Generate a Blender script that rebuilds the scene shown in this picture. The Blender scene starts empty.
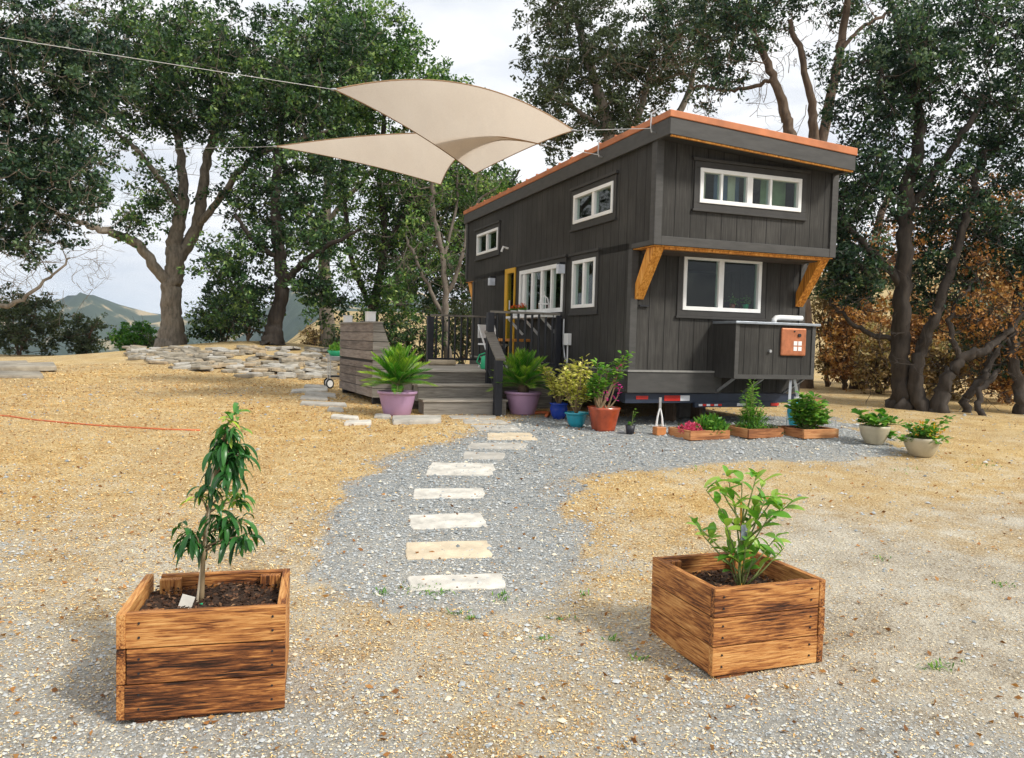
import bpy, math, random
import numpy as np
from mathutils import Vector, Matrix
random.seed(7); rng=np.random.default_rng(7)
S=bpy.context.scene; COL=S.collection
PI=math.pi
# ------------------------------------------------------------------ camera
CAMZ=1.5; PITCH=-.049; ROLL=.026; FPX=800.; YAW=.353; CL=(-4.493,-7.781); Z0=CAMZ+1.085
Fv=np.array([0,math.cos(PITCH),math.sin(PITCH)]); R0=np.array([1.,0,0]); U0=np.cross(R0,Fv)
Rv=math.cos(ROLL)*R0+math.sin(ROLL)*U0; Uv=-math.sin(ROLL)*R0+math.cos(ROLL)*U0
cam=bpy.data.cameras.new('camera'); co=bpy.data.objects.new('camera',cam); COL.objects.link(co)
m=Matrix((( Rv[0],Uv[0],-Fv[0],0),(Rv[1],Uv[1],-Fv[1],0),(Rv[2],Uv[2],-Fv[2],CAMZ),(0,0,0,1)))
co.matrix_world=m; cam.sensor_width=36; cam.lens=FPX/1024*36; cam.clip_start=.05; cam.clip_end=9000
S.camera=co
def ray(u,v): return Fv+Rv*(u-512)/FPX-Uv*(v-379)/FPX
def PD(u,v,D):
    d=ray(u,v); return np.array([0,0,CAMZ])+d*(D/d[1])
cy_,sy_=math.cos(YAW),math.sin(YAW)
def LW(lx,ly):
    dx,dy=lx-CL[0],ly-CL[1]; return (dx*cy_-dy*sy_, dx*sy_+dy*cy_)
# ------------------------------------------------------------------ terrain height
def sst(x,a,b):
    t=np.clip((x-a)/(b-a),0,1); return t*t*(3-2*t)
_cp=[(-60,-.6),(-5,-.1),(0,-.05),(2.5,0),(5,.2),(9,.5),(13,.6),(20,.68),(24,.6)]
def G(X,Y):
    X=np.asarray(X,float);Y=np.asarray(Y,float)
    z=np.interp(Y,[a for a,b in _cp],[b for a,b in _cp])
    z=z+.62*np.exp(-((X+6.6)/3.9)**2-((Y-21.0)/3.4)**2)
    t=X/np.maximum(Y,3.)
    ramp=sst(t,-.40,-.22)
    hill=(2.6+7*sst(t,.05,.6))*sst(Y,24,70)+4*sst(Y,70,200)
    val=-34*sst(Y,24,170)-16*sst(Y,170,900)
    z=z+ramp*hill+(1-ramp)*val
    # distant ridges
    rv=np.abs(np.sin(t*17+X*.0013))*9+np.abs(np.sin(t*41+1+Y*.002))*6+3*np.sin(t*97+Y*.004)+2*np.sin(t*160+Y*.007)
    ridge=sst(Y,600,1100+350*np.sin(t*23)**2)*(50+ 38*np.exp(-((t+.515)/.08)**2)+7*np.exp(-((t+.47)/.02)**2)+rv*1.1)*(1+.10*np.sin(Y*.004+t*30)+.05*np.sin(Y*.011+t*80))
    z=z+ridge*(1-sst(t,-.3,.1)*.4)
    z=z+.018*np.sin(X*1.3+.5)*np.sin(Y*1.1)*sst(Y,2,5)
    return z
_TS=1.*1.0012**np.arange(3200)
def GP(u,v):
    d=ray(u,v); P=d[None]*_TS[:,None]; below=CAMZ+P[:,2]<G(P[:,0],P[:,1])
    p=P[int(np.argmax(below))]
    return np.array([p[0],p[1],float(G(p[0],p[1]))])
# ------------------------------------------------------------------ materials
def newmat(name):
    m=bpy.data.materials.new(name); m.use_nodes=True; nt=m.node_tree
    b=nt.nodes['Principled BSDF']; return m,nt,b
def N(nt,t,**k):
    n=nt.nodes.new(t)
    for a,v in k.items():
        if hasattr(n,a): setattr(n,a,v)
    return n
def ramp(nt,fac,stops):
    r=nt.nodes.new('ShaderNodeValToRGB'); e=r.color_ramp.elements
    while len(e)<len(stops): e.new(.5)
    for el,(p,c) in zip(e,stops): el.position=p; el.color=(*c,1) if len(c)==3 else c
    nt.links.new(fac,r.inputs[0]); return r.outputs[0]
def noise(nt,scale,vec=None,detail=5,rough=.6,stretch=None,obj=True,off=None):
    tc=nt.nodes.new('ShaderNodeTexCoord'); src=tc.outputs['Object']
    mp=nt.nodes.new('ShaderNodeMapping'); nt.links.new(src,mp.inputs[0])
    if stretch: mp.inputs['Scale'].default_value=stretch
    if off is not None: nt.links.new(off,mp.inputs['Location'])
    n=nt.nodes.new('ShaderNodeTexNoise'); n.inputs['Scale'].default_value=scale; n.inputs['Detail'].default_value=detail; n.inputs['Roughness'].default_value=rough
    nt.links.new(mp.outputs[0],n.inputs['Vector']); return n.outputs['Fac']
def mix(nt,fac,a,b,typ='MIX'):
    n=nt.nodes.new('ShaderNodeMix'); n.data_type='RGBA'; n.blend_type=typ
    for s,v in ((n.inputs[0],fac),(n.inputs[6],a),(n.inputs[7],b)):
        if isinstance(v,(float,int)): s.default_value=v
        elif isinstance(v,tuple): s.default_value=(*v,1)
        else: nt.links.new(v,s)
    return n.outputs[2]
def mth(nt,op,a,b=0.,c=None):
    n=nt.nodes.new('ShaderNodeMath'); n.operation=op
    for s,v in zip(n.inputs,(a,b,c)):
        if v is None: continue
        if isinstance(v,(float,int)): s.default_value=v
        else: nt.links.new(v,s)
    return n.outputs[0]
def bump(nt,b,h,strength=.4,dist=.01):
    n=nt.nodes.new('ShaderNodeBump'); n.inputs['Strength'].default_value=strength; n.inputs['Distance'].default_value=dist
    nt.links.new(h,n.inputs['Height']); nt.links.new(n.outputs[0],b.inputs['Normal']); return n
def attr(nt,name='v'):
    n=nt.nodes.new('ShaderNodeAttribute'); n.attribute_name=name; return n.outputs['Fac']
def simple(name,col,rough=.6,metal=0,var=.18,scale=9,bs=.15,spec=.4,stretch=None):
    m,nt,b=newmat(name)
    n=noise(nt,scale,stretch=stretch); c0=tuple(x*(1-var) for x in col); c1=tuple(min(1,x*(1+var)) for x in col)
    nt.links.new(ramp(nt,n,[(.3,c0),(.7,c1)]),b.inputs['Base Color'])
    b.inputs['Roughness'].default_value=rough; b.inputs['Metallic'].default_value=metal; b.inputs['Specular IOR Level'].default_value=spec
    if bs: bump(nt,b,noise(nt,scale*5,stretch=stretch),bs,.004)
    return m
def leafmat(name,stops,rough=.45,trans=.3):
    m,nt,b=newmat(name); v=attr(nt)
    c=ramp(nt,v,stops); nt.links.new(c,b.inputs['Base Color']); b.inputs['Roughness'].default_value=rough; b.inputs['Specular IOR Level'].default_value=.35
    t=N(nt,'ShaderNodeBsdfTranslucent'); cc=mix(nt,1.,c,(1.,1.1,.55),'MULTIPLY'); nt.links.new(cc,t.inputs[0])
    ms=N(nt,'ShaderNodeMixShader'); ms.inputs[0].default_value=trans
    nt.links.new(b.outputs[0],ms.inputs[1]); nt.links.new(t.outputs[0],ms.inputs[2]); nt.links.new(ms.outputs[0],nt.nodes['Material Output'].inputs[0])
    return m
def woodmat(name,axis,stops,scale=3.,k=14,rough=.6,bs=.35,knots=True,along=1.):
    m,nt,b=newmat(name); v=attr(nt)
    tc=N(nt,'ShaderNodeTexCoord'); mp=N(nt,'ShaderNodeMapping'); nt.links.new(tc.outputs['Object'],mp.inputs[0])
    s=[k,k,k]; s[axis]=along; mp.inputs['Scale'].default_value=s
    cx=N(nt,'ShaderNodeCombineXYZ')
    for i in range(3): nt.links.new(mth(nt,'MULTIPLY',v,37.+i*11),cx.inputs[i])
    nt.links.new(cx.outputs[0],mp.inputs['Location'])
    n=N(nt,'ShaderNodeTexNoise'); n.inputs['Scale'].default_value=scale; n.inputs['Detail'].default_value=7; n.inputs['Roughness'].default_value=.65; n.inputs['Distortion'].default_value=.6
    nt.links.new(mp.outputs[0],n.inputs['Vector']); f=n.outputs['Fac']
    # burn / stain blotches in plain object space
    mp2=N(nt,'ShaderNodeMapping'); nt.links.new(tc.outputs['Object'],mp2.inputs[0]); nt.links.new(cx.outputs[0],mp2.inputs['Location'])
    s2=[6,6,6]; s2[axis]=2.2; mp2.inputs['Scale'].default_value=s2
    n2=N(nt,'ShaderNodeTexNoise'); n2.inputs['Scale'].default_value=1.3; n2.inputs['Detail'].default_value=4; nt.links.new(mp2.outputs[0],n2.inputs['Vector'])
    f2=mth(nt,'ADD',mth(nt,'MULTIPLY',f,.60),mth(nt,'MULTIPLY',n2.outputs['Fac'],.38)) if knots else f
    f3=mth(nt,'ADD',f2,mth(nt,'MULTIPLY',mth(nt,'SUBTRACT',v,.5),.15))
    nt.links.new(ramp(nt,f3,stops),b.inputs['Base Color']); b.inputs['Roughness'].default_value=rough; b.inputs['Specular IOR Level'].default_value=.3
    bump(nt,b,f,bs,.004)
    return m
BURN=[(.385,(.02,.008,.004)),(.445,(.105,.034,.011)),(.495,(.25,.088,.025)),(.55,(.46,.195,.055)),(.68,(.68,.38,.14))]
M={}
M['burnx']=woodmat('burnt_wood_x',0,BURN,4.2,30,bs=.9,along=2.0); M['burny']=woodmat('burnt_wood_y',1,BURN,4.2,30,bs=.9,along=2.0); M['burnz']=woodmat('burnt_wood_z',2,BURN,4.2,30,bs=.9,along=2.0)
CED=[(.38,(.20,.075,.03)),(.5,(.46,.20,.08)),(.62,(.6,.33,.15))]
M['cedx']=woodmat('cedar_x',0,CED); M['cedy']=woodmat('cedar_y',1,CED); M['cedz']=woodmat('cedar_z',2,CED)
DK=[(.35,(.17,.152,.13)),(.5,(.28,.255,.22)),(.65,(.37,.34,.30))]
M['deckx']=woodmat('grey_deck_x',0,[(p,tuple(x*.72 for x in c)) for p,c in DK],knots=False); M['decklit']=woodmat('grey_deck_lit',0,[(p,tuple(x*1.35 for x in c)) for p,c in DK],knots=False); M['decky']=woodmat('grey_deck_y',1,DK,knots=False)  # same deck wood: tread copy lightened, riser copy darkened, shading put into the colour
CH=[(.35,(.09,.068,.056)),(.5,(.20,.16,.135)),(.65,(.30,.255,.22))]
M['chest']=woodmat('grey_slats',1,CH,knots=True)
M['brace']=woodmat('oiled_fir',2,[(.35,(.26,.085,.012)),(.5,(.58,.23,.03)),(.65,(.76,.40,.1))],3.,14,knots=False)
def siding(name,axis):
    m,nt,b=newmat(name); tc=N(nt,'ShaderNodeTexCoord'); sp=N(nt,'ShaderNodeSeparateXYZ'); nt.links.new(tc.outputs['Object'],sp.inputs[0])
    fr=mth(nt,'FRACT',mth(nt,'MULTIPLY',mth(nt,'ADD',sp.outputs[axis],20.06),1/.205))
    g=mth(nt,'LESS_THAN',fr,.055)
    s=[22,22,22]; s[2]=1.4
    f=noise(nt,2.4,stretch=tuple(s),detail=7); f2=noise(nt,1.1,detail=4)
    a=mth(nt,'ADD',mth(nt,'MULTIPLY',f,.5),mth(nt,'MULTIPLY',f2,.5))
    c=ramp(nt,a,[(.3,(.020,.019,.017)),(.5,(.040,.038,.035)),(.7,(.074,.070,.064))])
    c2=mix(nt,g,c,(.014,.013,.012)); nt.links.new(c2,b.inputs['Base Color']); b.inputs['Roughness'].default_value=.72; b.inputs['Specular IOR Level'].default_value=.2
    h=mth(nt,'SUBTRACT',mth(nt,'MULTIPLY',f,.25),g); bump(nt,b,h,.7,.012)
    return m
M['sidx']=siding('siding_front',0); M['sidy']=siding('siding_side',1)
M['trim']=simple('painted_trim',(.056,.054,.051),.65,var=.2,scale=5,stretch=(1,1,4))
M['trimd']=simple('dark_trim',(.038,.036,.034),.65)
M['copperroof']=simple('orange_metal_roof',(.45,.16,.065),.5,metal=.1,var=.25,scale=3,bs=.05)
M['white']=simple('white_vinyl',(.78,.78,.77),.35,var=.04,bs=0)
M['interior']=simple('interior_wall',(.07,.055,.045),.8)
M['black']=simple('black_metal',(.016,.017,.021),.45,bs=.05)
M['blackp']=simple('black_paint',(.022,.023,.03),.5,bs=.1)
M['steel']=simple('galvanised',(.5,.51,.52),.35,metal=.8,bs=.05)
M['navy']=simple('trailer_steel',(.03,.04,.065),.4,metal=.2)
M['red']=simple('red_tape',(.5,.025,.018),.35,bs=0); M['silver']=simple('silver_tape',(.65,.66,.7),.35,bs=0)
M['rubber']=simple('rubber',(.018,.018,.018),.8)
M['yellow']=simple('yellow_paint',(.62,.34,.015),.4,var=.06,bs=0)
M['copper']=simple('copper_plate',(.42,.15,.07),.4,metal=.3,var=.25,scale=14)
M['curtain']=simple('cream_curtain',(.6,.54,.42),.9,scale=3,stretch=(12,12,1))
M['bluecloth']=simple('blue_blind',(.12,.15,.24),.9)
M['greenview']=simple('green_view_panel',(.3,.36,.2),.9)  # green of the lit view through the window, put on an added panel
M['teal']=simple('teal_glaze',(.02,.30,.40),.12,var=.25,scale=5,bs=.03,spec=.6)
M['cobalt']=simple('cobalt_glaze',(.012,.05,.36),.1,var=.3,scale=5,bs=.03,spec=.6)
M['terra']=simple('red_glaze',(.33,.06,.022),.2,var=.45,scale=6,bs=.03,spec=.6)
M['purple']=simple('lilac_resin',(.40,.25,.39),.5,var=.1,scale=4)
M['beige']=simple('beige_stoneware',(.44,.39,.28),.4,var=.12,scale=6)
M['soil']=simple('potting_soil',(.045,.025,.015),.95,var=.6,scale=35,bs=.9)
M['bark']=simple('grey_bark',(.17,.145,.115),.9,var=.45,scale=5,bs=1.,stretch=(3,3,.8))
M['barkd']=simple('dark_bark',(.045,.036,.029),.9,var=.45,scale=5,bs=1.,stretch=(3,3,.8))
M['barkb']=simple('brown_bark',(.11,.075,.05),.9,var=.45,scale=5,bs=1.,stretch=(3,3,.8))
M['barkl']=simple('pale_bark',(.16,.135,.11),.9,var=.35,scale=5,bs=1.,stretch=(3,3,.8))
M['slab']=simple('cream_slab',(.54,.515,.46),.85,var=.32,scale=7,bs=.5)
M['slabt2']=simple('tan_rock',(.36,.29,.20),.85,var=.4,scale=5,bs=.6)
M['slabt']=simple('tan_slab',(.56,.47,.34),.8,var=.25,scale=6,bs=.5)
M['slabg']=simple('grey_slab',(.40,.38,.34),.8,var=.25,scale=6,bs=.5)
M['stone']=simple('flagstone',(.27,.24,.19),.85,var=.5,scale=4,bs=.7)
M['blockg']=simple('dark_concrete',(.14,.13,.12),.9)
M['orange']=simple('orange_rubber',(.50,.13,.045),.5)
M['tag']=simple('tag_card',(.75,.73,.66),.5,bs=0)
M['green']=simple('green_plastic',(.03,.42,.20),.4,bs=0)
M['bluejug']=simple('aqua_plastic',(.05,.42,.55),.3,bs=0)
M['amber']=simple('amber_block',(.5,.2,.07),.4)
M['stem']=simple('green_stem',(.16,.2,.06),.7); M['twig']=simple('woody_stem',(.22,.16,.09),.8)
def glassmat(name,tint=(.8,.88,.86),refl=.35):
    m,nt,b=newmat(name); nt.nodes.remove(b)
    t=N(nt,'ShaderNodeBsdfTransparent'); t.inputs[0].default_value=(*tint,1)
    g=N(nt,'ShaderNodeBsdfGlossy'); g.inputs['Roughness'].default_value=.02; g.inputs[0].default_value=(.9,.95,.95,1)
    f=N(nt,'ShaderNodeFresnel'); f.inputs[0].default_value=1.5
    ms=N(nt,'ShaderNodeMixShader'); nt.links.new(mth(nt,'MULTIPLY',mth(nt,'MULTIPLY',f.outputs[0],.9),mth(nt,'SUBTRACT',1.,N(nt,'ShaderNodeNewGeometry').outputs['Backfacing'])),ms.inputs[0])
    nt.links.new(t.outputs[0],ms.inputs[1]); nt.links.new(g.outputs[0],ms.inputs[2]); nt.links.new(ms.outputs[0],nt.nodes['Material Output'].inputs[0]); return m
M['glass']=glassmat('window_glass')
def emis(name,col,s):
    m,nt,b=newmat(name); b.inputs['Base Color'].default_value=(*col,1); b.inputs['Emission Color'].default_value=(*col,1); b.inputs['Emission Strength'].default_value=s; return m
M['bulb']=emis('lit_bulb',(1,.62,.12),3.)
M['frost']=simple('frosted_glass',(.62,.66,.74),.3,bs=0)
def sailmat():
    m,nt,b=newmat('sail_cloth'); n=mth(nt,'ADD',mth(nt,'MULTIPLY',noise(nt,60,detail=3),.5),mth(nt,'MULTIPLY',noise(nt,1.6,detail=4,stretch=(1,.35,1)),.5)); bump(nt,b,noise(nt,1.3,detail=3,stretch=(1.5,.4,1)),.9,.12); c=ramp(nt,n,[(.3,(.52,.44,.36)),(.7,(.62,.54,.45))])
    nt.links.new(c,b.inputs['Base Color']); b.inputs['Roughness'].default_value=.85
    t=N(nt,'ShaderNodeBsdfTranslucent'); nt.links.new(c,t.inputs[0]); ms=N(nt,'ShaderNodeMixShader'); ms.inputs[0].default_value=.62
    nt.links.new(b.outputs[0],ms.inputs[1]); nt.links.new(t.outputs[0],ms.inputs[2]); nt.links.new(ms.outputs[0],nt.nodes['Material Output'].inputs[0]); return m
M['sail']=sailmat(); M['sailhem']=simple('sail_hem',(.32,.2,.11),.8); M['rope']=simple('steel_rope',(.55,.55,.55),.4,bs=0)
OAK=[(0,(.012,.034,.016)),(.35,(.026,.068,.025)),(.7,(.085,.17,.048)),(1,(.26,.36,.11))]
OAKL=[(0,(.02,.06,.018)),(.35,(.05,.13,.03)),(.7,(.15,.28,.06)),(1,(.36,.46,.13))]
OAKD=[(0,(.008,.024,.018)),(.4,(.022,.055,.030)),(.75,(.065,.13,.055)),(1,(.19,.25,.14))]
M['oak']=leafmat('oak_leaves',OAK); M['oakl']=leafmat('light_oak_leaves',OAKL); M['oakd']=leafmat('dark_oak_leaves',OAKD)
M['rust']=leafmat('rusty_leaves',[(0,(.16,.065,.02)),(.4,(.42,.19,.06)),(.75,(.62,.34,.12)),(1,(.66,.46,.22))],.7)
M['dry']=leafmat('dry_brush',[(0,(.16,.10,.045)),(.4,(.34,.23,.10)),(.75,(.52,.38,.19)),(1,(.28,.30,.11))],.8)
M['sage']=leafmat('sage_shrub',[(0,(.04,.06,.03)),(.5,(.09,.12,.06)),(1,(.17,.2,.1))],.7)
M['lime']=leafmat('bright_green',[(0,(.03,.12,.015)),(.5,(.08,.25,.03)),(1,(.25,.42,.06))],.4)
M['fresh']=leafmat('fresh_leaf',[(0,(.05,.17,.02)),(.5,(.14,.36,.04)),(1,(.40,.56,.10))],.35,.35)
M['mango']=leafmat('glossy_long_leaf',[(0,(.012,.055,.02)),(.5,(.035,.14,.03)),(.85,(.08,.25,.04)),(1,(.42,.55,.06))],.3,.25)
M['palm']=leafmat('palm_frond',[(0,(.01,.07,.006)),(.5,(.07,.28,.02)),(1,(.42,.60,.06))],.35,.25)
M['varieg']=leafmat('variegated_leaf',[(0,(.16,.24,.03)),(.35,(.50,.50,.07)),(1,(.88,.80,.30))],.5)
M['pink']=leafmat('pink_petals',[(0,(.5,.03,.12)),(1,(.85,.12,.25))],.6); M['magenta']=leafmat('magenta_petals',[(0,(.5,.02,.25)),(1,(.8,.06,.4))],.6)
M['redfl']=leafmat('red_petals',[(0,(.6,.05,.01)),(1,(.85,.16,.02))],.6); M['orfl']=leafmat('orange_petals',[(0,(.7,.25,.02)),(1,(.9,.5,.05))],.6)
M['straw']=leafmat('straw_chips',[(0,(.24,.10,.03)),(.3,(.52,.27,.075)),(.65,(.72,.48,.18)),(1,(.82,.69,.42))],.85,.0)
M['pebble']=leafmat('pebbles',[(0,(.16,.18,.19)),(.4,(.33,.355,.365)),(.75,(.52,.535,.53)),(.9,(.60,.56,.47)),(1,(.70,.62,.46))],.75,.0)
# ------------------------------------------------------------------ mesh builder
def link(name,me,mats,parent=None,smooth=False,bevel=0):
    o=bpy.data.objects.new(name,me); COL.objects.link(o)
    for mm in (mats if isinstance(mats,(list,tuple)) else [mats]): me.materials.append(M[mm] if isinstance(mm,str) else mm)
    if parent is not None: o.parent=parent
    if smooth: me.polygons.foreach_set('use_smooth',[True]*len(me.polygons))
    if bevel:
        b=o.modifiers.new('bevel','BEVEL'); b.width=bevel; b.segments=2; b.limit_method='ANGLE'
    return o
class MB:
    def __init__(s): s.v=[]; s.f=[]; s.a=[]; s.mi=[]
    def add(s,vs,fs,a=None,mi=0):
        o=len(s.v); s.v+= [tuple(map(float,x)) for x in vs]; a=random.random() if a is None else a
        for f in fs: s.f.append([o+i for i in f]); s.a.append(a); s.mi.append(mi)
        return s
    def box(s,x0,x1,y0,y1,z0,z1,a=None,mi=0):
        return s.add([(x0,y0,z0),(x1,y0,z0),(x1,y1,z0),(x0,y1,z0),(x0,y0,z1),(x1,y0,z1),(x1,y1,z1),(x0,y1,z1)],
          [(0,3,2,1),(4,5,6,7),(0,1,5,4),(1,2,6,5),(2,3,7,6),(3,0,4,7)],a,mi)
    def hexa(s,b,t,a=None,mi=0):
        return s.add(list(b)+list(t),[(3,2,1,0),(4,5,6,7),(0,1,5,4),(1,2,6,5),(2,3,7,6),(3,0,4,7)],a,mi)
    def bar(s,p,q,w,h,up=(0,0,1),a=None,mi=0):
        p,q=Vector(p),Vector(q); d=(q-p).normalized(); u=Vector(up); r=d.cross(u)
        if r.length<1e-4: r=d.cross(Vector((1,0,0)))
        r.normalize(); u=r.cross(d); r*=w/2; u*=h/2
        return s.hexa([p-r-u,p+r-u,q+r-u,q-r-u],[p-r+u,p+r+u,q+r+u,q-r+u],a,mi)
    def tube(s,pts,rad,n=8,a=None,cap=True,mi=0):
        pts=[Vector(p) for p in pts]; rad=rad if hasattr(rad,'__len__') else [rad]*len(pts)
        vs=[];fs=[]; k=len(pts); ref=None
        for i,p in enumerate(pts):
            d=(pts[min(i+1,k-1)]-pts[max(i-1,0)]).normalized()
            if ref is None: ref=d.orthogonal().normalized()
            ref=(ref-d*ref.dot(d)); ref=ref.normalized() if ref.length>1e-5 else d.orthogonal().normalized()
            b=d.cross(ref)
            for j in range(n):
                t=2*PI*j/n; vs.append(p+(ref*math.cos(t)+b*math.sin(t))*rad[i])
        for i in range(k-1):
            for j in range(n): fs.append((i*n+j,i*n+(j+1)%n,(i+1)*n+(j+1)%n,(i+1)*n+j))
        if cap: fs+= [tuple(range(n-1,-1,-1)),tuple((k-1)*n+j for j in range(n))]
        return s.add(vs,fs,a,mi)
    def lathe(s,prof,c=(0,0,0),n=28,a=None,mi=0,sq=0):
        vs=[];fs=[]
        for r,z in prof:
            for j in range(n):
                t=2*PI*j/n; q=1.
                if sq: q=1/max(abs(math.cos(t)),abs(math.sin(t)))**sq
                vs.append((c[0]+r*q*math.cos(t),c[1]+r*q*math.sin(t),c[2]+z))
        for i in range(len(prof)-1):
            for j in range(n): fs.append((i*n+j,i*n+(j+1)%n,(i+1)*n+(j+1)%n,(i+1)*n+j))
        return s.add(vs,fs,a,mi)
    def build(s,name,mats,parent=None,smooth=False,bevel=0):
        me=bpy.data.meshes.new(name); me.from_pydata(s.v,[],s.f); 
        at=me.attributes.new('v','FLOAT','FACE'); at.data.foreach_set('value',s.a)
        me.polygons.foreach_set('material_index',s.mi); me.update()
        return link(name,me,mats,parent,smooth,bevel)
def tag(o,label=None,cat=None,group=None,kind=None):
    for k,v in (('label',label),('category',cat),('group',group),('kind',kind)):
        if v: o[k]=v
    return o
def thing(name,label,cat,loc,rz=0,group=None):
    o=bpy.data.objects.new(name,None); COL.objects.link(o); o.empty_display_size=.1
    o.location=loc; o.rotation_euler=(0,0,rz); return tag(o,label,cat,group)
def copytree(o,parent=None):
    c=o.copy(); COL.objects.link(c)
    if parent is not None: c.parent=parent
    for ch in [x for x in S.objects if x.parent==o]: copytree(ch,c)
    return c
def npmesh(name,V,Fq,a,mats,parent=None,smooth=False):
    """V (n,3), Fq (m,k) equal sized polygons, a (m,) attribute"""
    me=bpy.data.meshes.new(name); k=Fq.shape[1]
    me.vertices.add(len(V)); me.vertices.foreach_set('co',np.asarray(V,np.float32).ravel())
    me.loops.add(Fq.size); me.loops.foreach_set('vertex_index',Fq.astype(np.int32).ravel())
    me.polygons.add(len(Fq)); me.polygons.foreach_set('loop_start',np.arange(0,Fq.size,k,dtype=np.int32))
    at=me.attributes.new('v','FLOAT','FACE'); at.data.foreach_set('value',np.asarray(a,np.float32))
    me.update(calc_edges=True); me.validate()
    return link(name,me,mats,parent,smooth)
def unit(v): return v/np.maximum(np.linalg.norm(v,axis=1,keepdims=True),1e-9)
def diamonds(C,D,L,Wd,droop=0.):
    """leaf quads from centre C, direction D, length L, width Wd"""
    n=len(C); D=unit(D); r=unit(np.cross(D,rng.normal(size=(n,3)))); nn=np.cross(r,D)
    L=L[:,None];Wd=Wd[:,None]
    V=np.stack([C-D*L/2,C-D*L*.05+r*Wd/2+nn*Wd*.18,C+D*L/2-nn*L*.12,C-D*L*.05-r*Wd/2+nn*Wd*.18],1).reshape(-1,3)
    return V,np.arange(n*4).reshape(-1,4)
# ------------------------------------------------------------------ long drooping / curved near leaves
def bigleaves(specs,nseg=5):
    """specs: list of (base,dir,length,width,droop,val)"""
    Vs=[];Fs=[];A=[];o=0
    for b,d,L,w,dr,val in specs:
        b=np.array(b,float); d=np.array(d,float); d/=np.linalg.norm(d)
        r=np.cross(d,[0,0,1.]); 
        if np.linalg.norm(r)<.05: r=np.array([1.,0,0])
        r/=np.linalg.norm(r); tw=random.uniform(-.6,.6)
        p=b.copy(); dd=d.copy()
        for i in range(nseg+1):
            t=i/nseg; ww=w*math.sin(PI*min(1,(t*.93+.05)))**.75*(1 if t<1 else 0)
            up=np.cross(r,dd); rr=r*math.cos(tw)+up*math.sin(tw); un=np.cross(rr,dd)
            Vs+= [p-rr*ww/2+un*ww*.18,p,p+rr*ww/2+un*ww*.18]
            p=p+dd*L/nseg; dd=dd+np.array([0,0,-dr/nseg]); dd/=np.linalg.norm(dd)
            if i<nseg:
                for k in (0,1): Fs.append([o+i*3+k,o+i*3+k+1,o+i*3+k+4,o+i*3+k+3]); A.append(val+random.uniform(-.02,.02))
        o+=(nseg+1)*3
    return np.array(Vs),np.array(Fs),np.clip(A,0,1)
# ------------------------------------------------------------------ WORLD
Wd=bpy.data.worlds.new('World'); S.world=Wd; Wd.use_nodes=True; nt=Wd.node_tree
for n in list(nt.nodes): nt.nodes.remove(n)
SUN=Vector((.72,-.42,.78)).normalized()
el=math.asin(SUN.z); az=math.atan2(SUN.x,SUN.y)
sky=N(nt,'ShaderNodeTexSky'); sky.sky_type='NISHITA'; sky.sun_disc=False; sky.sun_elevation=el; sky.sun_rotation=az; sky.dust_density=2
b1=N(nt,'ShaderNodeBackground'); b1.inputs[1].default_value=.12; nt.links.new(sky.outputs[0],b1.inputs[0])
tc=N(nt,'ShaderNodeTexCoord'); mp=N(nt,'ShaderNodeMapping'); mp.inputs['Scale'].default_value=(1,1,3.5); nt.links.new(tc.outputs['Generated'],mp.inputs[0])
nz=N(nt,'ShaderNodeTexNoise'); nz.inputs['Scale'].default_value=2.6; nz.inputs['Detail'].default_value=6; nt.links.new(mp.outputs[0],nz.inputs['Vector'])
nz2=N(nt,'ShaderNodeTexNoise'); nz2.inputs['Scale'].default_value=5.; nz2.inputs['Detail'].default_value=5; nt.links.new(mp.outputs[0],nz2.inputs['Vector'])
cc=ramp(nt,nz2.outputs['Fac'],[(.34,(.76,.80,.87)),(.48,(1.0,1.01,1.03)),(.7,(1.12,1.12,1.1))])
b2=N(nt,'ShaderNodeBackground'); b2.inputs[1].default_value=.80; nt.links.new(cc,b2.inputs[0])
mx=N(nt,'ShaderNodeMixShader'); fac=ramp(nt,nz.outputs['Fac'],[(.3,(.72,)*3),(.46,(1,)*3)]); nt.links.new(fac,mx.inputs[0])
nt.links.new(b1.outputs[0],mx.inputs[1]); nt.links.new(b2.outputs[0],mx.inputs[2])
ow=N(nt,'ShaderNodeOutputWorld'); nt.links.new(mx.outputs[0],ow.inputs[0])
sl=bpy.data.lights.new('sun','SUN'); sl.energy=2.9; sl.angle=math.radians(10); sl.color=(1,.95,.86)
so=bpy.data.objects.new('sun',sl); COL.objects.link(so); so.rotation_euler=(-SUN).to_track_quat('-Z','Y').to_euler()
vs=S.view_settings; vs.view_transform='Standard'; vs.look='None'; vs.exposure=EXPO=.45; vs.gamma=1
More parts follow.
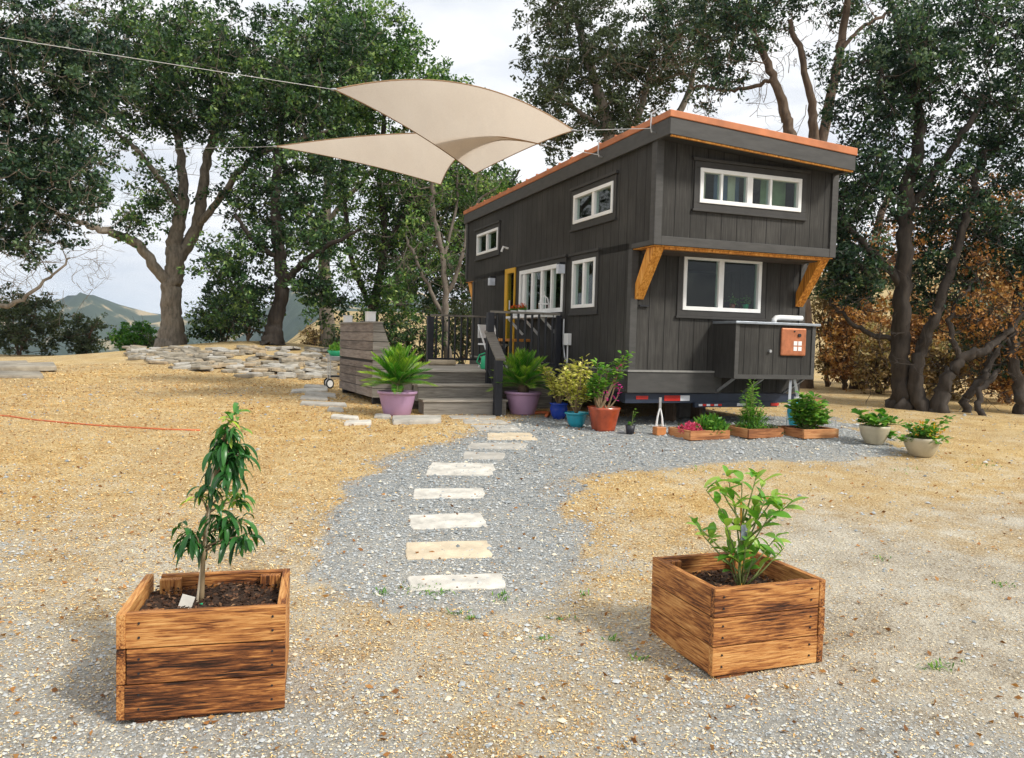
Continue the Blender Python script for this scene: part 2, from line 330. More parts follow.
# ------------------------------------------------------------------ GROUND
def poly_in(px,py,poly):
    ins=np.zeros(px.shape,bool); n=len(poly)
    for i in range(n):
        x0,y0=poly[i]; x1,y1=poly[(i+1)%n]
        c=((y0>py)!=(y1>py)); 
        with np.errstate(divide='ignore',invalid='ignore'): xi=(x1-x0)*(py-y0)/(y1-y0)+x0
        ins^=c&(px<xi)
    return ins
gpx=[(345,606),(328,590),(322,560),(324,530),(334,505),(352,483),(385,462),(430,448),(470,434),(505,422),(540,415),(600,416),(840,418),(862,430),(905,444),(908,456),(840,460),(760,460),(690,466),(640,474),(585,472),(572,490),(574,512),(592,535),(602,562),(590,586),(560,604),(500,616),(420,622),(375,618)]
gpoly=[tuple(GP(*p)[:2]) for p in gpx]
def gravel(X,Y):
    X=np.asarray(X,float);Y=np.asarray(Y,float); g=np.zeros(X.shape)
    J=[(0,0),(.14,0),(-.14,0),(0,.16),(0,-.16),(.25,.1),(-.25,-.1),(.1,-.3),(-.1,.3),(.32,-.2),(-.32,.2)]
    wob=.10*np.sin(X*5+np.sin(Y*7))+.08*np.sin(Y*6+2*np.sin(X*9)); 
    for a,b in J: g+=poly_in(X+a+wob,Y+b+wob*.7,gpoly)
    g/=len(J)
    nz=.5+.25*np.sin(X*2.3+1.7*np.sin(Y*1.9))+.25*np.sin(Y*3.1+1.3*np.sin(X*2.7+1))
    fg=(1-sst(Y,3.0,4.6))*(.34+.40*nz)
    lf=sst(-X,1.9,3.4)*(1-sst(Y,4.5,7.5))*(.20+.42*nz)
    strawp=np.exp(-((X-1.6)/.9)**2-((Y-4.7)/1.2)**2)*.5
    return np.clip(np.maximum(g,np.maximum(fg,lf)-strawp),0,1)
def dustf(X,Y):
    X=np.asarray(X,float);Y=np.asarray(Y,float)
    w=.5+.5*np.sin(X*1.7+1.4*np.sin(Y*1.3+.7))*np.cos(Y*1.9+np.sin(X*2.1))
    return np.clip((1-sst(Y,3.2,7.0))*(.55+.45*w)+.45*sst(X,.6,2.5)*(1-sst(Y,7,11))*w,0,1)
def axis(lo,hi,step,out_lo,out_hi,gr=1.13):
    a=list(np.arange(lo,hi,step)); s=step; x=hi
    while x<out_hi: a.append(x); s*=gr; x+=s
    a.append(out_hi); s=step; x=lo-step; b=[]
    while x>out_lo: b.append(x); s*=gr; x-=s
    b.append(out_lo); return np.array(b[::-1]+a)
xs=axis(-7,7,.075,-3500,3500,1.09); ys=axis(1.5,12.5,.075,-120,4500,1.06)
XX,YY=np.meshgrid(xs,ys); ZZ=G(XX,YY); nx,ny=len(xs),len(ys)
V=np.stack([XX,YY,ZZ],-1).reshape(-1,3); ii=np.arange(nx*ny).reshape(ny,nx)
Fq=np.stack([ii[:-1,:-1],ii[:-1,1:],ii[1:,1:],ii[1:,:-1]],-1).reshape(-1,4)
m,nt,b=newmat('ground_cover'); g=attr(nt,'gravel')
tc=N(nt,'ShaderNodeTexCoord'); 
n1=noise(nt,3.,detail=8,rough=.7); n2=noise(nt,70,detail=5,rough=.75); n3=noise(nt,.5,detail=4); 
vo=N(nt,'ShaderNodeTexVoronoi'); vo.inputs['Scale'].default_value=55; nt.links.new(tc.outputs['Object'],vo.inputs['Vector'])
vs_=N(nt,'ShaderNodeSeparateColor'); nt.links.new(vo.outputs['Color'],vs_.inputs[0])
gc=ramp(nt,vs_.outputs[0],[(0,(.15,.165,.17)),(.5,(.30,.325,.335)),(.85,(.46,.475,.47)),(1,(.58,.5,.38))])
gc=mix(nt,.35,gc,ramp(nt,n2,[(.3,(.2,.2,.19)),(.7,(.45,.44,.4))]))
sc=ramp(nt,mth(nt,'ADD',mth(nt,'MULTIPLY',n2,.65),mth(nt,'MULTIPLY',n1,.35)),[(.36,(.26,.14,.05)),(.45,(.50,.32,.12)),(.53,(.66,.49,.235)),(.64,(.80,.69,.45))])
sc=mix(nt,mth(nt,'MULTIPLY',ramp(nt,n3,[(.4,(0,)*3),(.62,(1,)*3)]),.45),sc,ramp(nt,n2,[(.35,(.34,.24,.13)),(.65,(.55,.47,.33))]))
msk=ramp(nt,mth(nt,'ADD',g,mth(nt,'MULTIPLY',mth(nt,'SUBTRACT',mth(nt,'ADD',mth(nt,'MULTIPLY',n1,.5),mth(nt,'MULTIPLY',n2,.5)),.5),1.7)),[(.38,(0,)*3),(.62,(1,)*3)])
du=attr(nt,'dust')
dc=ramp(nt,mth(nt,'ADD',mth(nt,'MULTIPLY',n2,.55),mth(nt,'MULTIPLY',n1,.45)),[(.38,(.20,.165,.12)),(.48,(.42,.38,.31)),(.58,(.58,.545,.46)),(.68,(.72,.68,.58))])
dm=ramp(nt,mth(nt,'ADD',du,mth(nt,'MULTIPLY',mth(nt,'SUBTRACT',n1,.5),1.3)),[(.1,(0,)*3),(.75,(.9,)*3)])
sc=mix(nt,dm,sc,dc); gc=mix(nt,mth(nt,'MULTIPLY',dm,.45),gc,dc)
near=mix(nt,msk,sc,gc)
# distant land: dry golden grass with dark scrub, greener far ridges
sp=N(nt,'ShaderNodeSeparateXYZ'); nt.links.new(tc.outputs['Object'],sp.inputs[0])
nf=noise(nt,.006,detail=11,rough=.68); nm=noise(nt,.5,detail=6,rough=.7)
mid=ramp(nt,nm,[(.38,(.10,.10,.05)),(.47,(.34,.25,.12)),(.7,(.56,.44,.24))])
farc=ramp(nt,nf,[(.38,(.02,.036,.022)),(.55,(.045,.065,.035)),(.6,(.36,.28,.16))])
def mr(v,a,b_): 
    n=N(nt,'ShaderNodeMapRange'); nt.links.new(v,n.inputs[0]); n.inputs[1].default_value=a; n.inputs[2].default_value=b_; return n.outputs[0]
c=mix(nt,mr(sp.outputs[1],18.,40.),near,mid); c=mix(nt,mr(sp.outputs[1],150.,500.),c,farc)
nt.links.new(c,b.inputs['Base Color']); b.inputs['Roughness'].default_value=.95; b.inputs['Specular IOR Level'].default_value=.1
bump(nt,b,mth(nt,'ADD',mth(nt,'MULTIPLY',vo.outputs['Distance'],-.6),n2),.9,.02)
go=npmesh('ground',V,Fq,np.zeros(len(Fq)),[m],smooth=True)
ga=go.data.attributes.new('gravel','FLOAT','POINT'); gv=gravel(XX.ravel(),YY.ravel()); ga.data.foreach_set('value',gv.astype(np.float32))
gd=go.data.attributes.new('dust','FLOAT','POINT'); gd.data.foreach_set('value',dustf(XX.ravel(),YY.ravel()).astype(np.float32))
tag(go,kind='structure')
# pebbles & chips (nobody could count them)
def scatter_pts(n,x0,x1,pw,y0,y1):
    u=rng.random(n); Y=y0*(y1/y0)**u; Xs=rng.uniform(-.78,.78,n)*(Y+1.)
    return Xs,Y
X,Y=scatter_pts(270000,0,0,0,2.2,13.); g=gravel(X,Y); k=rng.random(len(X))<(.04+.9*g**1.3); X,Y=X[k][:150000],Y[k][:150000]
sz=.0019*np.exp(rng.normal(.55,.45,len(X)))*(.62+.16*Y)
Z=G(X,Y)
octv=np.array([(1,0,0),(0,1,0),(-1,0,0),(0,-1,0),(0,0,.75),(0,0,-.5)],float)
ang=rng.uniform(0,2*PI,len(X)); ca,sa=np.cos(ang),np.sin(ang)
base=octv[None]*(1+rng.uniform(-.35,.35,(len(X),6,3)))*sz[:,None,None]
base[...,0]*=1.25
bx=base[...,0]*ca[:,None]-base[...,1]*sa[:,None]; by=base[...,0]*sa[:,None]+base[...,1]*ca[:,None]
V=np.stack([bx+X[:,None],by+Y[:,None],base[...,2]+(Z+sz*.25)[:,None]],-1).reshape(-1,3)
of=np.array([(0,1,4),(1,2,4),(2,3,4),(3,0,4)]); Fq=(np.arange(len(X))[:,None,None]*6+of[None]).reshape(-1,3)
tag(npmesh('gravel',V,Fq,np.repeat(np.clip(rng.normal(.42,.26,len(X))+.32*dustf(X,Y),0,1),4),'pebble'),'loose blue grey gravel covering the path and the parking area','gravel',kind='stuff')
X,Y=scatter_pts(400000,0,0,0,2.2,17.); g=gravel(X,Y); k=rng.random(len(X))<np.clip((.95-g*1.05)*(1-.6*sst(X,.8,2.2)),.04,1); X,Y=X[k],Y[k]; n=len(X)
right=sst(X,.8,2.2); L=rng.uniform(.004,.015,n)*(.45+.17*Y)*(1-.35*right); w=L*rng.uniform(.18,.5,n); C=np.stack([X,Y,G(X,Y)+.003+L*.12],1)
D=np.stack([rng.normal(size=n),rng.normal(size=n),rng.normal(size=n)*.22],1); D=unit(D)
up=unit(np.stack([rng.normal(size=n)*.3,rng.normal(size=n)*.3,np.ones(n)],1)); r=unit(np.cross(D,up))
V=np.stack([C-D*L[:,None]/2-r*w[:,None]/2,C-D*L[:,None]/2+r*w[:,None]/2,C+D*L[:,None]/2+r*w[:,None]*.35,C+D*L[:,None]/2-r*w[:,None]*.35],1).reshape(-1,3)
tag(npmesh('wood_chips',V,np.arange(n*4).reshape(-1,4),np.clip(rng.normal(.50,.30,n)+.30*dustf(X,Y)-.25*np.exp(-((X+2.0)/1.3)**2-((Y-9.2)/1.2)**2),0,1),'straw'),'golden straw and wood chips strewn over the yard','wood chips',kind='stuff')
X,Y=scatter_pts(1900,0,0,0,2.3,16.); n=len(X); L=rng.uniform(.018,.04,n); C=np.stack([X,Y,G(X,Y)+.010],1); D=np.stack([rng.normal(size=n),rng.normal(size=n),rng.normal(size=n)*.25],1)
V,Fq=diamonds(C,D,L,L*.55); tag(npmesh('dead_leaves',V,Fq,rng.random(n)*.6,'rust'),'brown fallen oak leaves scattered over straw and gravel','dead leaves',kind='stuff')
# small green weeds
ws=[]
for (u,v,r,n_) in [(430,592,14,60),(383,594,5,20),(455,614,5,16),(470,620,4,14),(585,596,4,10),(780,590,5,10),(940,668,10,40),(1000,585,6,20),(880,560,5,14),(612,640,5,16),(640,660,5,14),(905,470,8,16),(985,466,10,24),(700,470,5,12),(560,620,5,14),(500,598,8,30),(540,640,4,10)]:
    for i in range(n_):
        p=GP(u+random.gauss(0,r),v+random.gauss(0,r*.25)); ws.append((p,(random.gauss(0,.7),random.gauss(0,.7),.7),random.uniform(.015,.045),.008,.6,random.uniform(.2,1)))
V,Fq,A=bigleaves(ws,2); tag(npmesh('weeds',V,Fq,A,'lime'),'tiny green weeds poking through the gravel','weeds',kind='stuff')

# ------------------------------------------------------------------ TREES
def build_tubes(branches,name,mat,parent):
    Vs=[];Fs=[];o=0
    for P,Rr,n in branches:
        P=np.array(P);k=len(P); d=np.gradient(P,axis=0); d=unit(d)
        ref=np.cross(d[0],[.3,.5,.81]); ref/=np.linalg.norm(ref)
        R=np.zeros_like(P)
        for i in range(k):
            ref=ref-d[i]*ref.dot(d[i]); ref/=max(np.linalg.norm(ref),1e-6); R[i]=ref
        B=np.cross(d,R); t=np.arange(n)*2*PI/n; rad=np.array(Rr)[:,None,None]*np.ones((1,n,1))
        if n>9: ph=rng.uniform(0,6,4); tt_=np.arange(k)[:,None]; an=t[None]; rad=rad*(1+.07*np.sin(3*an+ph[0]+tt_*.25)+.05*np.sin(5*an+ph[1]-tt_*.4)+.06*np.sin(8*an+ph[2]+.5*np.sin(tt_*.8))+rng.normal(size=(k,n))*.035)[:,:,None]
        ring=P[:,None,:]+(R[:,None,:]*np.cos(t)[None,:,None]+B[:,None,:]*np.sin(t)[None,:,None])*rad
        Vs.append(ring.reshape(-1,3)); idx=np.arange(k*n).reshape(k,n)+o
        a=idx[:-1];b=idx[1:]; Fs.append(np.stack([a,np.roll(a,-1,1),np.roll(b,-1,1),b],-1).reshape(-1,4)); o+=k*n
    V=np.concatenate(Vs);F=np.concatenate(Fs)
    return npmesh(name,V,F,np.zeros(len(F)),mat,parent,smooth=True)
def smooth_poly(P,Rr,sub=4,jit=.0):
    P=np.array(P,float);Rr=np.array(Rr,float);k=len(P);out=[];ro=[]
    for i in range(k-1):
        p0=P[max(i-1,0)];p1=P[i];p2=P[i+1];p3=P[min(i+2,k-1)]
        for s in range(sub):
            t=s/sub; q=.5*((2*p1)+(-p0+p2)*t+(2*p0-5*p1+4*p2-p3)*t*t+(-p0+3*p1-3*p2+p3)*t**3)
            if i or s: q=q+rng.normal(size=3)*jit
            out.append(q);ro.append(Rr[i]*(1-t)+Rr[i+1]*t)
    out.append(P[-1]);ro.append(Rr[-1]); return np.array(out),np.array(ro)
def tree(name,label,cat,D0,stems,blobs,leaf,bark,lsize=.1,nl=140,rc=.6,group=None,jit=.018,vshift=0.,flare=True,wr=.42,extra=None):
    """stems: polylines of (px,py,dD,radius); blobs: (px,py,dD,rx_px,ry_px,rD_m,count)"""
    blobs=[(*b_[:6],int(b_[6]*1.55)) for b_ in blobs]; nl=int(nl*.66); rc=rc*.80
    s0=stems[0][0]; base=PD(s0[0],s0[1],D0+s0[2]); base[2]=float(G(base[0],base[1]))-.05
    t=thing(name,label,cat,tuple(base),group=group); stems=[[(a,b_,c_,r_*.78) for a,b_,c_,r_ in q_] for q_ in stems]
    br=[];nodes=[];nr=[]
    for si,st in enumerate(stems):
        P=[PD(a,b_,D0+dd)-base for a,b_,dd,r in st]; Rr=[r for *_,r in st]
        if si==0:
            P[0]=np.array([0,0,0.]); 
            if flare: Rr[0]*=1.35
        Q,q=smooth_poly(P,Rr,8,jit); br.append((Q,q,18 if q[0]>.08 else 7)); nodes+=list(Q[2:]); nr+=list(q[2:])
    cl=[]
    for (u,v,dd,rx,ry,rD,cnt) in blobs:
        D=D0+dd; c=PD(u,v,D)-base; sx=rx/FPX*D; sz=ry/FPX*D
        q=rng.normal(size=(cnt,3)); q=unit(q)*(rng.random(cnt)**.42)[:,None]
        cl.append(c+q*np.array([sx,rD,sz]))
    cl=np.concatenate(cl); nodes=np.array(nodes); nr=np.array(nr)
    ordr=np.argsort([np.min(np.linalg.norm(nodes-c,axis=1)) for c in cl])
    for i in ordr:
        c=cl[i]; dv=nodes-c; d=np.linalg.norm(dv,axis=1); cost=d+np.maximum(0,(nodes[:,2]-c[2]))*.8-np.minimum(nr,.1)*2
        j=int(np.argmin(cost)); a=nodes[j]; ln=d[j]
        if ln<.15: continue
        r0=min(nr[j]*.6,.008+.011*ln+.004); k=max(3,min(7,int(ln/.35)+2)); tt=np.linspace(0,1,k)[:,None]
        P=a*(1-tt)+c*tt; P[:,2]-=(np.sin(tt[:,0]*PI)*ln*.10); P[1:-1]+=rng.normal(size=(k-2,3))*ln*.055
        rr=np.linspace(max(r0,.009),.006,k); br.append((P,rr,5)); nodes=np.concatenate([nodes,P[1:]]); nr=np.concatenate([nr,rr[1:]])
    for c in cl:
        for q in range(3):
            e=c+rng.normal(size=3)*rc*.45; br.append((np.array([c,(c+e)/2+rng.normal(size=3)*.04,e]),[.007,.005,.003],4))
    tk=build_tubes(br,'trunk',bark,t)
    n=len(cl); cen=np.repeat(cl,nl,0); q=unit(rng.normal(size=(n*nl,3)))*(rng.random(n*nl)**.45)[:,None]
    # sub-lumps give the clump a ragged outline
    lump=rng.normal(size=(n,5,3))*rc*.42; li=rng.integers(0,5,n*nl); lo=lump[np.repeat(np.arange(n),nl),li]
    C=cen+lo+q*np.array([rc*wr,rc*wr,rc*wr*.7]); 
    Dd=q+rng.normal(size=C.shape)*.7; Ls=rng.uniform(.6,1.25,len(C))*lsize
    V,Fq=diamonds(C,Dd,Ls,Ls*rng.uniform(.45,.65,len(C)))
    cv=np.repeat(rng.uniform(.1,.75,n),nl)+rng.normal(size=n*nl)*.22+vshift
    cr=npmesh('crown',V,Fq,np.clip(cv,0,1),leaf,t)
    return t
# big oak left
tree('oak_tree','big grey-trunked oak forking low on the stone mound at the left','tree',21.5,
 [[(172,349,0,.40),(172,320,0,.33),(171,290,0,.32),(175,262,0,.30),(176,235,0,.24),(183,195,0,.17),(180,150,.3,.13),(168,100,.5,.09),(150,40,.8,.06)],
  [(171,290,0,.2),(158,270,-.3,.17),(138,245,-.5,.15),(112,233,-.8,.13),(85,225,-1.2,.08),(40,205,-1.6,.05)],
  [(176,262,0,.22),(196,228,.2,.2),(203,190,.2,.17),(208,155,.2,.14),(222,125,0,.11),(250,95,-.3,.07),(290,50,-.6,.05)],
  [(200,225,.1,.12),(222,195,-.4,.11),(250,160,-.8,.09),(290,143,-1.2,.06),(330,130,-1.5,.04)],
  [(178,205,0,.1),(150,165,-.6,.09),(120,135,-1.,.06),(70,110,-1.4,.04)],
  [(205,170,.1,.09),(215,110,.4,.07),(220,40,.8,.05)]],
 [(170,75,0,90,60,2.2,84),(235,65,0,75,65,2.2,78),(200,120,-.5,60,22,1.4,14),(110,110,-.5,50,40,1.6,22),(130,40,.5,80,50,2,36),(300,90,-1,50,50,1.8,28),(150,190,-.5,30,26,1,10),(255,215,0,32,40,1.2,16),(60,170,-1.5,60,40,1.5,26),(140,222,-.4,22,12,.8,5),(330,40,0,50,45,1.5,30)],
 'oak','bark',.115,150,.62)
tree('oak_tree','dark bushy oak with a leaning trunk on the right side of the stone mound','tree',20.,
 [[(272,352,0,.30),(275,325,0,.24),(282,290,0,.2),(278,240,0,.17),(276,180,.2,.13),(282,120,.4,.09),(300,50,.6,.05)],
  [(281,290,0,.12),(300,265,-.3,.1),(330,245,-.5,.07),(360,230,-.8,.04)],
  [(279,260,0,.1),(255,240,-.3,.08),(235,215,-.5,.05)]],
 [(238,280,0,36,45,1.2,30),(300,240,0,45,55,1.3,32),(262,180,.3,35,50,1.3,18),(320,160,.3,45,45,1.5,24),(270,110,.5,50,50,1.5,34),(320,300,-.2,26,30,.8,10),(340,90,1,50,50,1.5,24)],
 'oak','barkd',.11,150,.55)
tree('oak_tree','overhanging oak at the left edge, its dark crown low over the stone slabs','tree',12.,
 [[(-260,420,0,.32),(-255,300,0,.28),(-230,200,0,.22),(-180,120,0,.15),(-100,80,0,.1),(0,60,0,.06)],
  [(-250,290,0,.16),(-160,270,0,.12),(-80,290,0,.09),(0,306,.2,.045),(35,290,.3,.03),(70,258,.4,.015)],
  [(-240,230,0,.16),(-150,190,0,.12),(-60,180,0,.08),(20,170,0,.05)]],
 [(30,70,0,80,70,1.5,60),(40,180,.4,62,50,1.1,50),(-30,130,0,80,90,1.5,40),(85,60,.6,50,55,1,22),(25,235,.5,50,26,.8,18),(0,20,0,110,30,1.5,30)],
 'oakd','bark',.075,170,.36)
# bare lichen branch at left edge twigs
tree('oak_tree','tall light-green oak with many thin stems behind the slatted storage box','tree',24.,
 [[(372,345,0,.2),(375,300,0,.16),(385,240,0,.13),(380,180,0,.1),(385,110,0,.08),(395,50,0,.05)],
  [(374,315,0,.11),(352,260,0,.09),(345,200,0,.07),(340,140,0,.05)],
  [(384,250,0,.1),(410,200,0,.08),(425,150,0,.06),(430,90,0,.04)],[(376,300,0,.08),(400,270,.2,.07),(430,240,.3,.05)]],
 [(380,65,0,50,45,1.8,54),(435,100,0,52,34,1.8,50),(470,165,.4,30,40,1.4,18),(330,90,.5,50,50,1.8,30),(350,160,0,50,60,1.6,36),(410,180,.3,50,45,1.6,26),(370,250,.2,45,50,1.5,30),(470,130,.5,30,30,1.4,22),(345,25,.5,40,35,1.5,26),(420,250,.5,35,40,1.4,24),(395,300,0,32,26,1.,18),(470,200,.7,28,28,1.2,10)],
 'oakl','barkd',.12,140,.62)
tree('oak_tree','slender pale multi-stemmed oak behind the deck railing','tree',18.,
 [[(447,340,0,.10),(446,300,0,.085),(441,250,0,.07),(432,205,0,.07),(436,160,0,.05)],
  [(445,300,0,.07),(462,260,0,.055),(470,215,.2,.045),(492,190,.3,.03)],[(446,320,0,.07),(425,280,0,.05),(408,240,0,.04)],[(442,262,0,.05),(455,215,.2,.04),(458,170,.3,.03)]],
 [(440,175,.3,40,30,1.,15),(480,190,.3,28,26,.9,9),(425,240,0,30,30,.8,10),(462,250,.4,16,30,.8,7),(400,285,.2,26,30,.8,12)],
 'oakl','barkl',.085,90,.4)
tree('oak_tree','grey-green oak rising right behind the orange roof of the tiny house','tree',20.,
 [[(600,345,0,.3),(605,250,0,.26),(612,160,0,.2),(600,95,0,.15),(588,60,0,.11),(575,15,.3,.07)],
  [(608,200,0,.13),(640,110,.2,.1),(655,50,.3,.06)],[(606,130,0,.09),(570,105,0,.07),(540,85,0,.05)],[(612,165,0,.12),(680,110,.4,.1),(700,40,.5,.07)]],
 [(560,45,0,45,55,1.6,52),(610,60,.2,50,50,1.6,44),(555,120,0,38,32,1.3,26),(660,60,.4,50,50,1.6,44),(700,30,.6,45,40,1.6,34),(620,120,.4,50,30,1.4,28),(590,-30,0,90,40,2,40)],
 'sage','bark',.10,130,.5,vshift=-.22)
tree('oak_tree','twin-stemmed oak standing behind the loft end of the tiny house','tree',17.,
 [[(800,380,0,.26),(798,260,0,.22),(792,150,0,.15),(784,110,0,.13),(770,70,0,.1),(752,25,.2,.07),(735,-20,.3,.05)],
  [(800,300,0,.18),(812,180,0,.15),(814,135,0,.13),(808,80,0,.09),(790,20,.2,.06)],
  [(812,190,0,.14),(830,100,.1,.12),(842,40,.1,.1),(850,-20,.2,.07)],[(835,60,0,.06),(865,25,0,.05),(905,8,0,.03)],[(772,80,0,.06),(735,90,.2,.05),(690,85,.3,.03)]],
 [(740,30,.3,45,35,1.4,34),(790,-5,.3,50,26,1.4,22),(725,85,.3,30,22,1.,10),(870,-10,.2,60,30,1.4,24),(820,60,.3,14,18,.6,2),(680,20,.4,35,35,1.2,16)],
 'oakd','barkb',.085,130,.42)
tree('oak_tree','large dark evergreen oak right of the house with two leaning trunks','tree',12.4,
 [[(903,418,0,.24),(902,380,0,.19),(901,330,0,.17),(904,270,0,.15),(906,200,0,.13),(920,130,.2,.1),(905,60,.4,.07),(890,0,.5,.05)],
  [(926,422,-.3,.16),(915,385,-.2,.13),(925,340,-.2,.11),(945,290,-.2,.09),(965,220,-.1,.07),(985,150,0,.05)],
  [(905,290,0,.09),(870,250,0,.07),(840,220,0,.05)],[(908,210,0,.09),(950,150,0,.07),(990,90,0,.05)],[(906,340,0,.06),(860,330,.2,.05),(830,300,.3,.03)]],
 [(885,85,0,50,65,1.3,54),(950,60,0,60,70,1.4,56),(1005,110,.2,45,70,1.2,38),(870,180,.1,40,45,1.,34),(945,190,.2,50,50,1.1,34),(850,262,.2,32,42,.8,32),(1000,340,.5,40,30,.7,18),(1000,230,.4,45,50,1,26),(935,280,.4,40,30,.8,22),(1040,40,0,60,80,1.3,30),(835,225,.6,18,30,.6,12)],
 'oakd','barkd',.072,150,.40)
tree('oak_tree','crooked leaning oak with bare dark limbs behind the flower pots','tree',12.,
 [[(937,428,0,.14),(945,385,0,.12),(960,360,0,.1),(985,350,0,.08),(1010,330,.1,.06),(1040,280,.2,.04)],
  [(975,430,.1,.1),(965,400,.1,.08),(985,375,.1,.07),(1000,345,.2,.05)],[(960,360,0,.06),(950,320,.1,.05),(975,280,.2,.03)],
  [(990,430,-.3,.07),(978,400,-.2,.06),(1000,370,-.1,.05)]],
 [(960,320,.3,40,20,.6,10),(1010,320,.3,36,40,.7,18),(1030,370,.4,30,30,.6,10),(975,265,.4,40,20,.6,10)],
 'rust','barkd',.07,70,.34)
tree('oak_tree','small dark oak trunk at the right picture edge beside the brush','tree',12.2,
 [[(1022,438,0,.13),(1020,395,0,.11),(1012,350,0,.09),(1018,300,.1,.07),(1030,240,.2,.05)],[(1014,350,0,.05),(990,320,.1,.04),(970,310,.2,.02)]],
 [(1020,250,.3,30,36,.7,14),(1050,180,.3,36,60,.8,14),(1045,340,.3,30,40,.6,10)],'oakd','barkd',.07,120,.34)
tree('oak_tree','half-dead oak with rusty brown leaves behind the big dark oak','tree',17.,
 [[(860,400,0,.2),(858,340,0,.17),(868,280,0,.13),(880,220,0,.1),(900,170,.2,.06)],[(860,330,0,.1),(835,290,0,.07),(825,250,.2,.04)],[(868,280,0,.09),(920,240,.2,.07),(975,215,.3,.04)]],
 [(940,220,0,60,32,1.2,26),(990,200,0,40,30,1,16),(870,330,0,40,40,1,26),(880,250,0,50,30,1,18),(1010,280,0,40,40,1,18),(930,330,0,40,26,1,16)],
 'rust','barkb',.095,80,.45)
tree('oak_tree','distant tall oak closing the gap behind the railing tree','tree',30.,
 [[(330,330,0,.3),(325,250,0,.24),(330,150,0,.17),(345,60,0,.1)],[(327,250,0,.14),(290,180,0,.1),(270,120,0,.06)],[(328,220,0,.12),(380,160,0,.08),(420,110,0,.05)]],
 [(310,60,0,60,50,2.5,18),(360,110,0,50,50,2.5,16),(320,220,0,60,60,2,16)],
 'oakl','bark',.16,120,.7)
tree('oak_tree','dark oak filling the gap between the deck and the rear corner of the house','tree',26.,
 [[(478,330,0,.16),(474,270,0,.13),(470,210,0,.1),(480,160,0,.07)],[(474,280,0,.1),(440,240,0,.07),(415,200,0,.04)],[(472,240,0,.08),(500,200,0,.06),(520,170,0,.04)]],
 [(435,205,0,40,40,1.5,38),(470,240,0,36,50,1.5,48),(400,215,0,36,36,1.5,24),(425,280,0,34,40,1.5,26),(495,190,0,30,30,1.4,20),(460,310,0,40,26,1.2,16)],
 'oak','barkd',.13,120,.6)
def twigs(parent,o,u0,u1,v0,v1,D,dD,n,ln,mat,down=.0):
    br=[]
    for i in range(n):
        p=PD(rng.uniform(u0,u1),rng.uniform(v0,v1),D+rng.uniform(-dD,dD))-o; d=rng.normal(size=3)*np.array([1,.6,.6]); d[2]-=down; d/=np.linalg.norm(d)
        P=[p]; 
        for k in range(5): d=d+rng.normal(size=3)*.35; d/=np.linalg.norm(d); P.append(P[-1]+d*ln/5)
        P=np.array(P); br.append((P,np.linspace(.006,.002,6)*ln*1.3,4))
        for k in (1,2,3,4):
            e=d+rng.normal(size=3)*.8; e/=np.linalg.norm(e); q=P[k]+e*ln*.28; br.append((np.array([P[k],(P[k]+q)/2+rng.normal(size=3)*ln*.03,q]),np.array([.003,.002,.001])*ln*1.5,4))
    build_tubes(br,'twigs',mat,parent)['kind']='stuff'
def bynote(txt): return [x for x in S.objects if txt in str(x.get('label',''))][0]
q_=bynote('overhanging oak at the left'); twigs(q_,np.array(q_.location),-20,105,222,300,12.,.6,70,.55,'bark',.25); twigs(q_,np.array(q_.location),-20,120,0,230,12.,.8,60,.6,'bark')
q_=bynote('slender pale multi'); twigs(q_,np.array(q_.location),395,492,170,310,18.,.8,80,.9,'barkl')
q_=bynote('big grey-trunked'); twigs(q_,np.array(q_.location),90,330,60,240,21.3,1.5,90,1.1,'bark')
q_=bynote('tall light-green'); twigs(q_,np.array(q_.location),330,470,150,320,23.,1.5,70,1.2,'barkd')
q_=bynote('twin-stemmed'); twigs(q_,np.array(q_.location),640,860,30,140,17.,1.,80,1.0,'barkb')
q_=bynote('crooked leaning'); twigs(q_,np.array(q_.location),925,1030,280,400,12.3,.5,90,.7,'barkd')
q_=bynote('large dark evergreen'); twigs(q_,np.array(q_.location),840,1020,120,380,12.5,.8,90,.7,'barkd')
# shrubs
def shrub(name,label,D0,px,py,w,h,leaf,bark='barkb',lsize=.08,n=18,nl=90,rc=.3,rD=None,cat='shrub',group=None,vshift=0.):
    p=PD(px,py,D0); X,Y=p[0],p[1]; 
    g0=float(G(X,Y)); d=ray(px,py); yb=379
    # base row at ground
    u=px; pb=np.array([X,Y,g0]); rel=pb-np.array([0,0,CAMZ]); row=379-FPX*rel.dot(Uv)/rel.dot(Fv)
    st=[[(px+random.uniform(-2,2),row,0,.05),(px+random.uniform(-.1,.1)*w,row-h*.35,0,.035),(px+random.uniform(-.2,.2)*w,row-h*.75,0,.015)] for _ in range(1)]
    for k in range(4):
        e=random.uniform(-.42,.42)*w; st.append([(px,row,0,.035),(px+e*.5,row-h*.3,random.uniform(-.2,.2),.025),(px+e,row-h*.65,random.uniform(-.4,.4),.012)])
    return tree(name,label,cat,D0,st,[(px,row-h*.58,0,w*.45,h*.4,rD or w/FPX*D0*.4,n),(px,row-h*.25,0,w*.4,h*.22,rD or w/FPX*D0*.35,n//3)],leaf,bark,lsize,nl,rc,group,vshift=vshift,flare=False)
shrub('bush','grey-green bush at the left edge beyond the crest',26.,20,345,92,66,'sage',n=44,rc=.45,lsize=.11,nl=130,vshift=-.15)
shrub('bush','round dark bush against the far hills left of the bright one',27.,84,345,44,42,'sage',n=20,rc=.4,lsize=.11,nl=110,vshift=-.25)
shrub('bush','bright green bush just left of the big oak trunk',24.5,138,345,54,34,'lime',n=26,rc=.38,lsize=.10,nl=130,vshift=-.1)
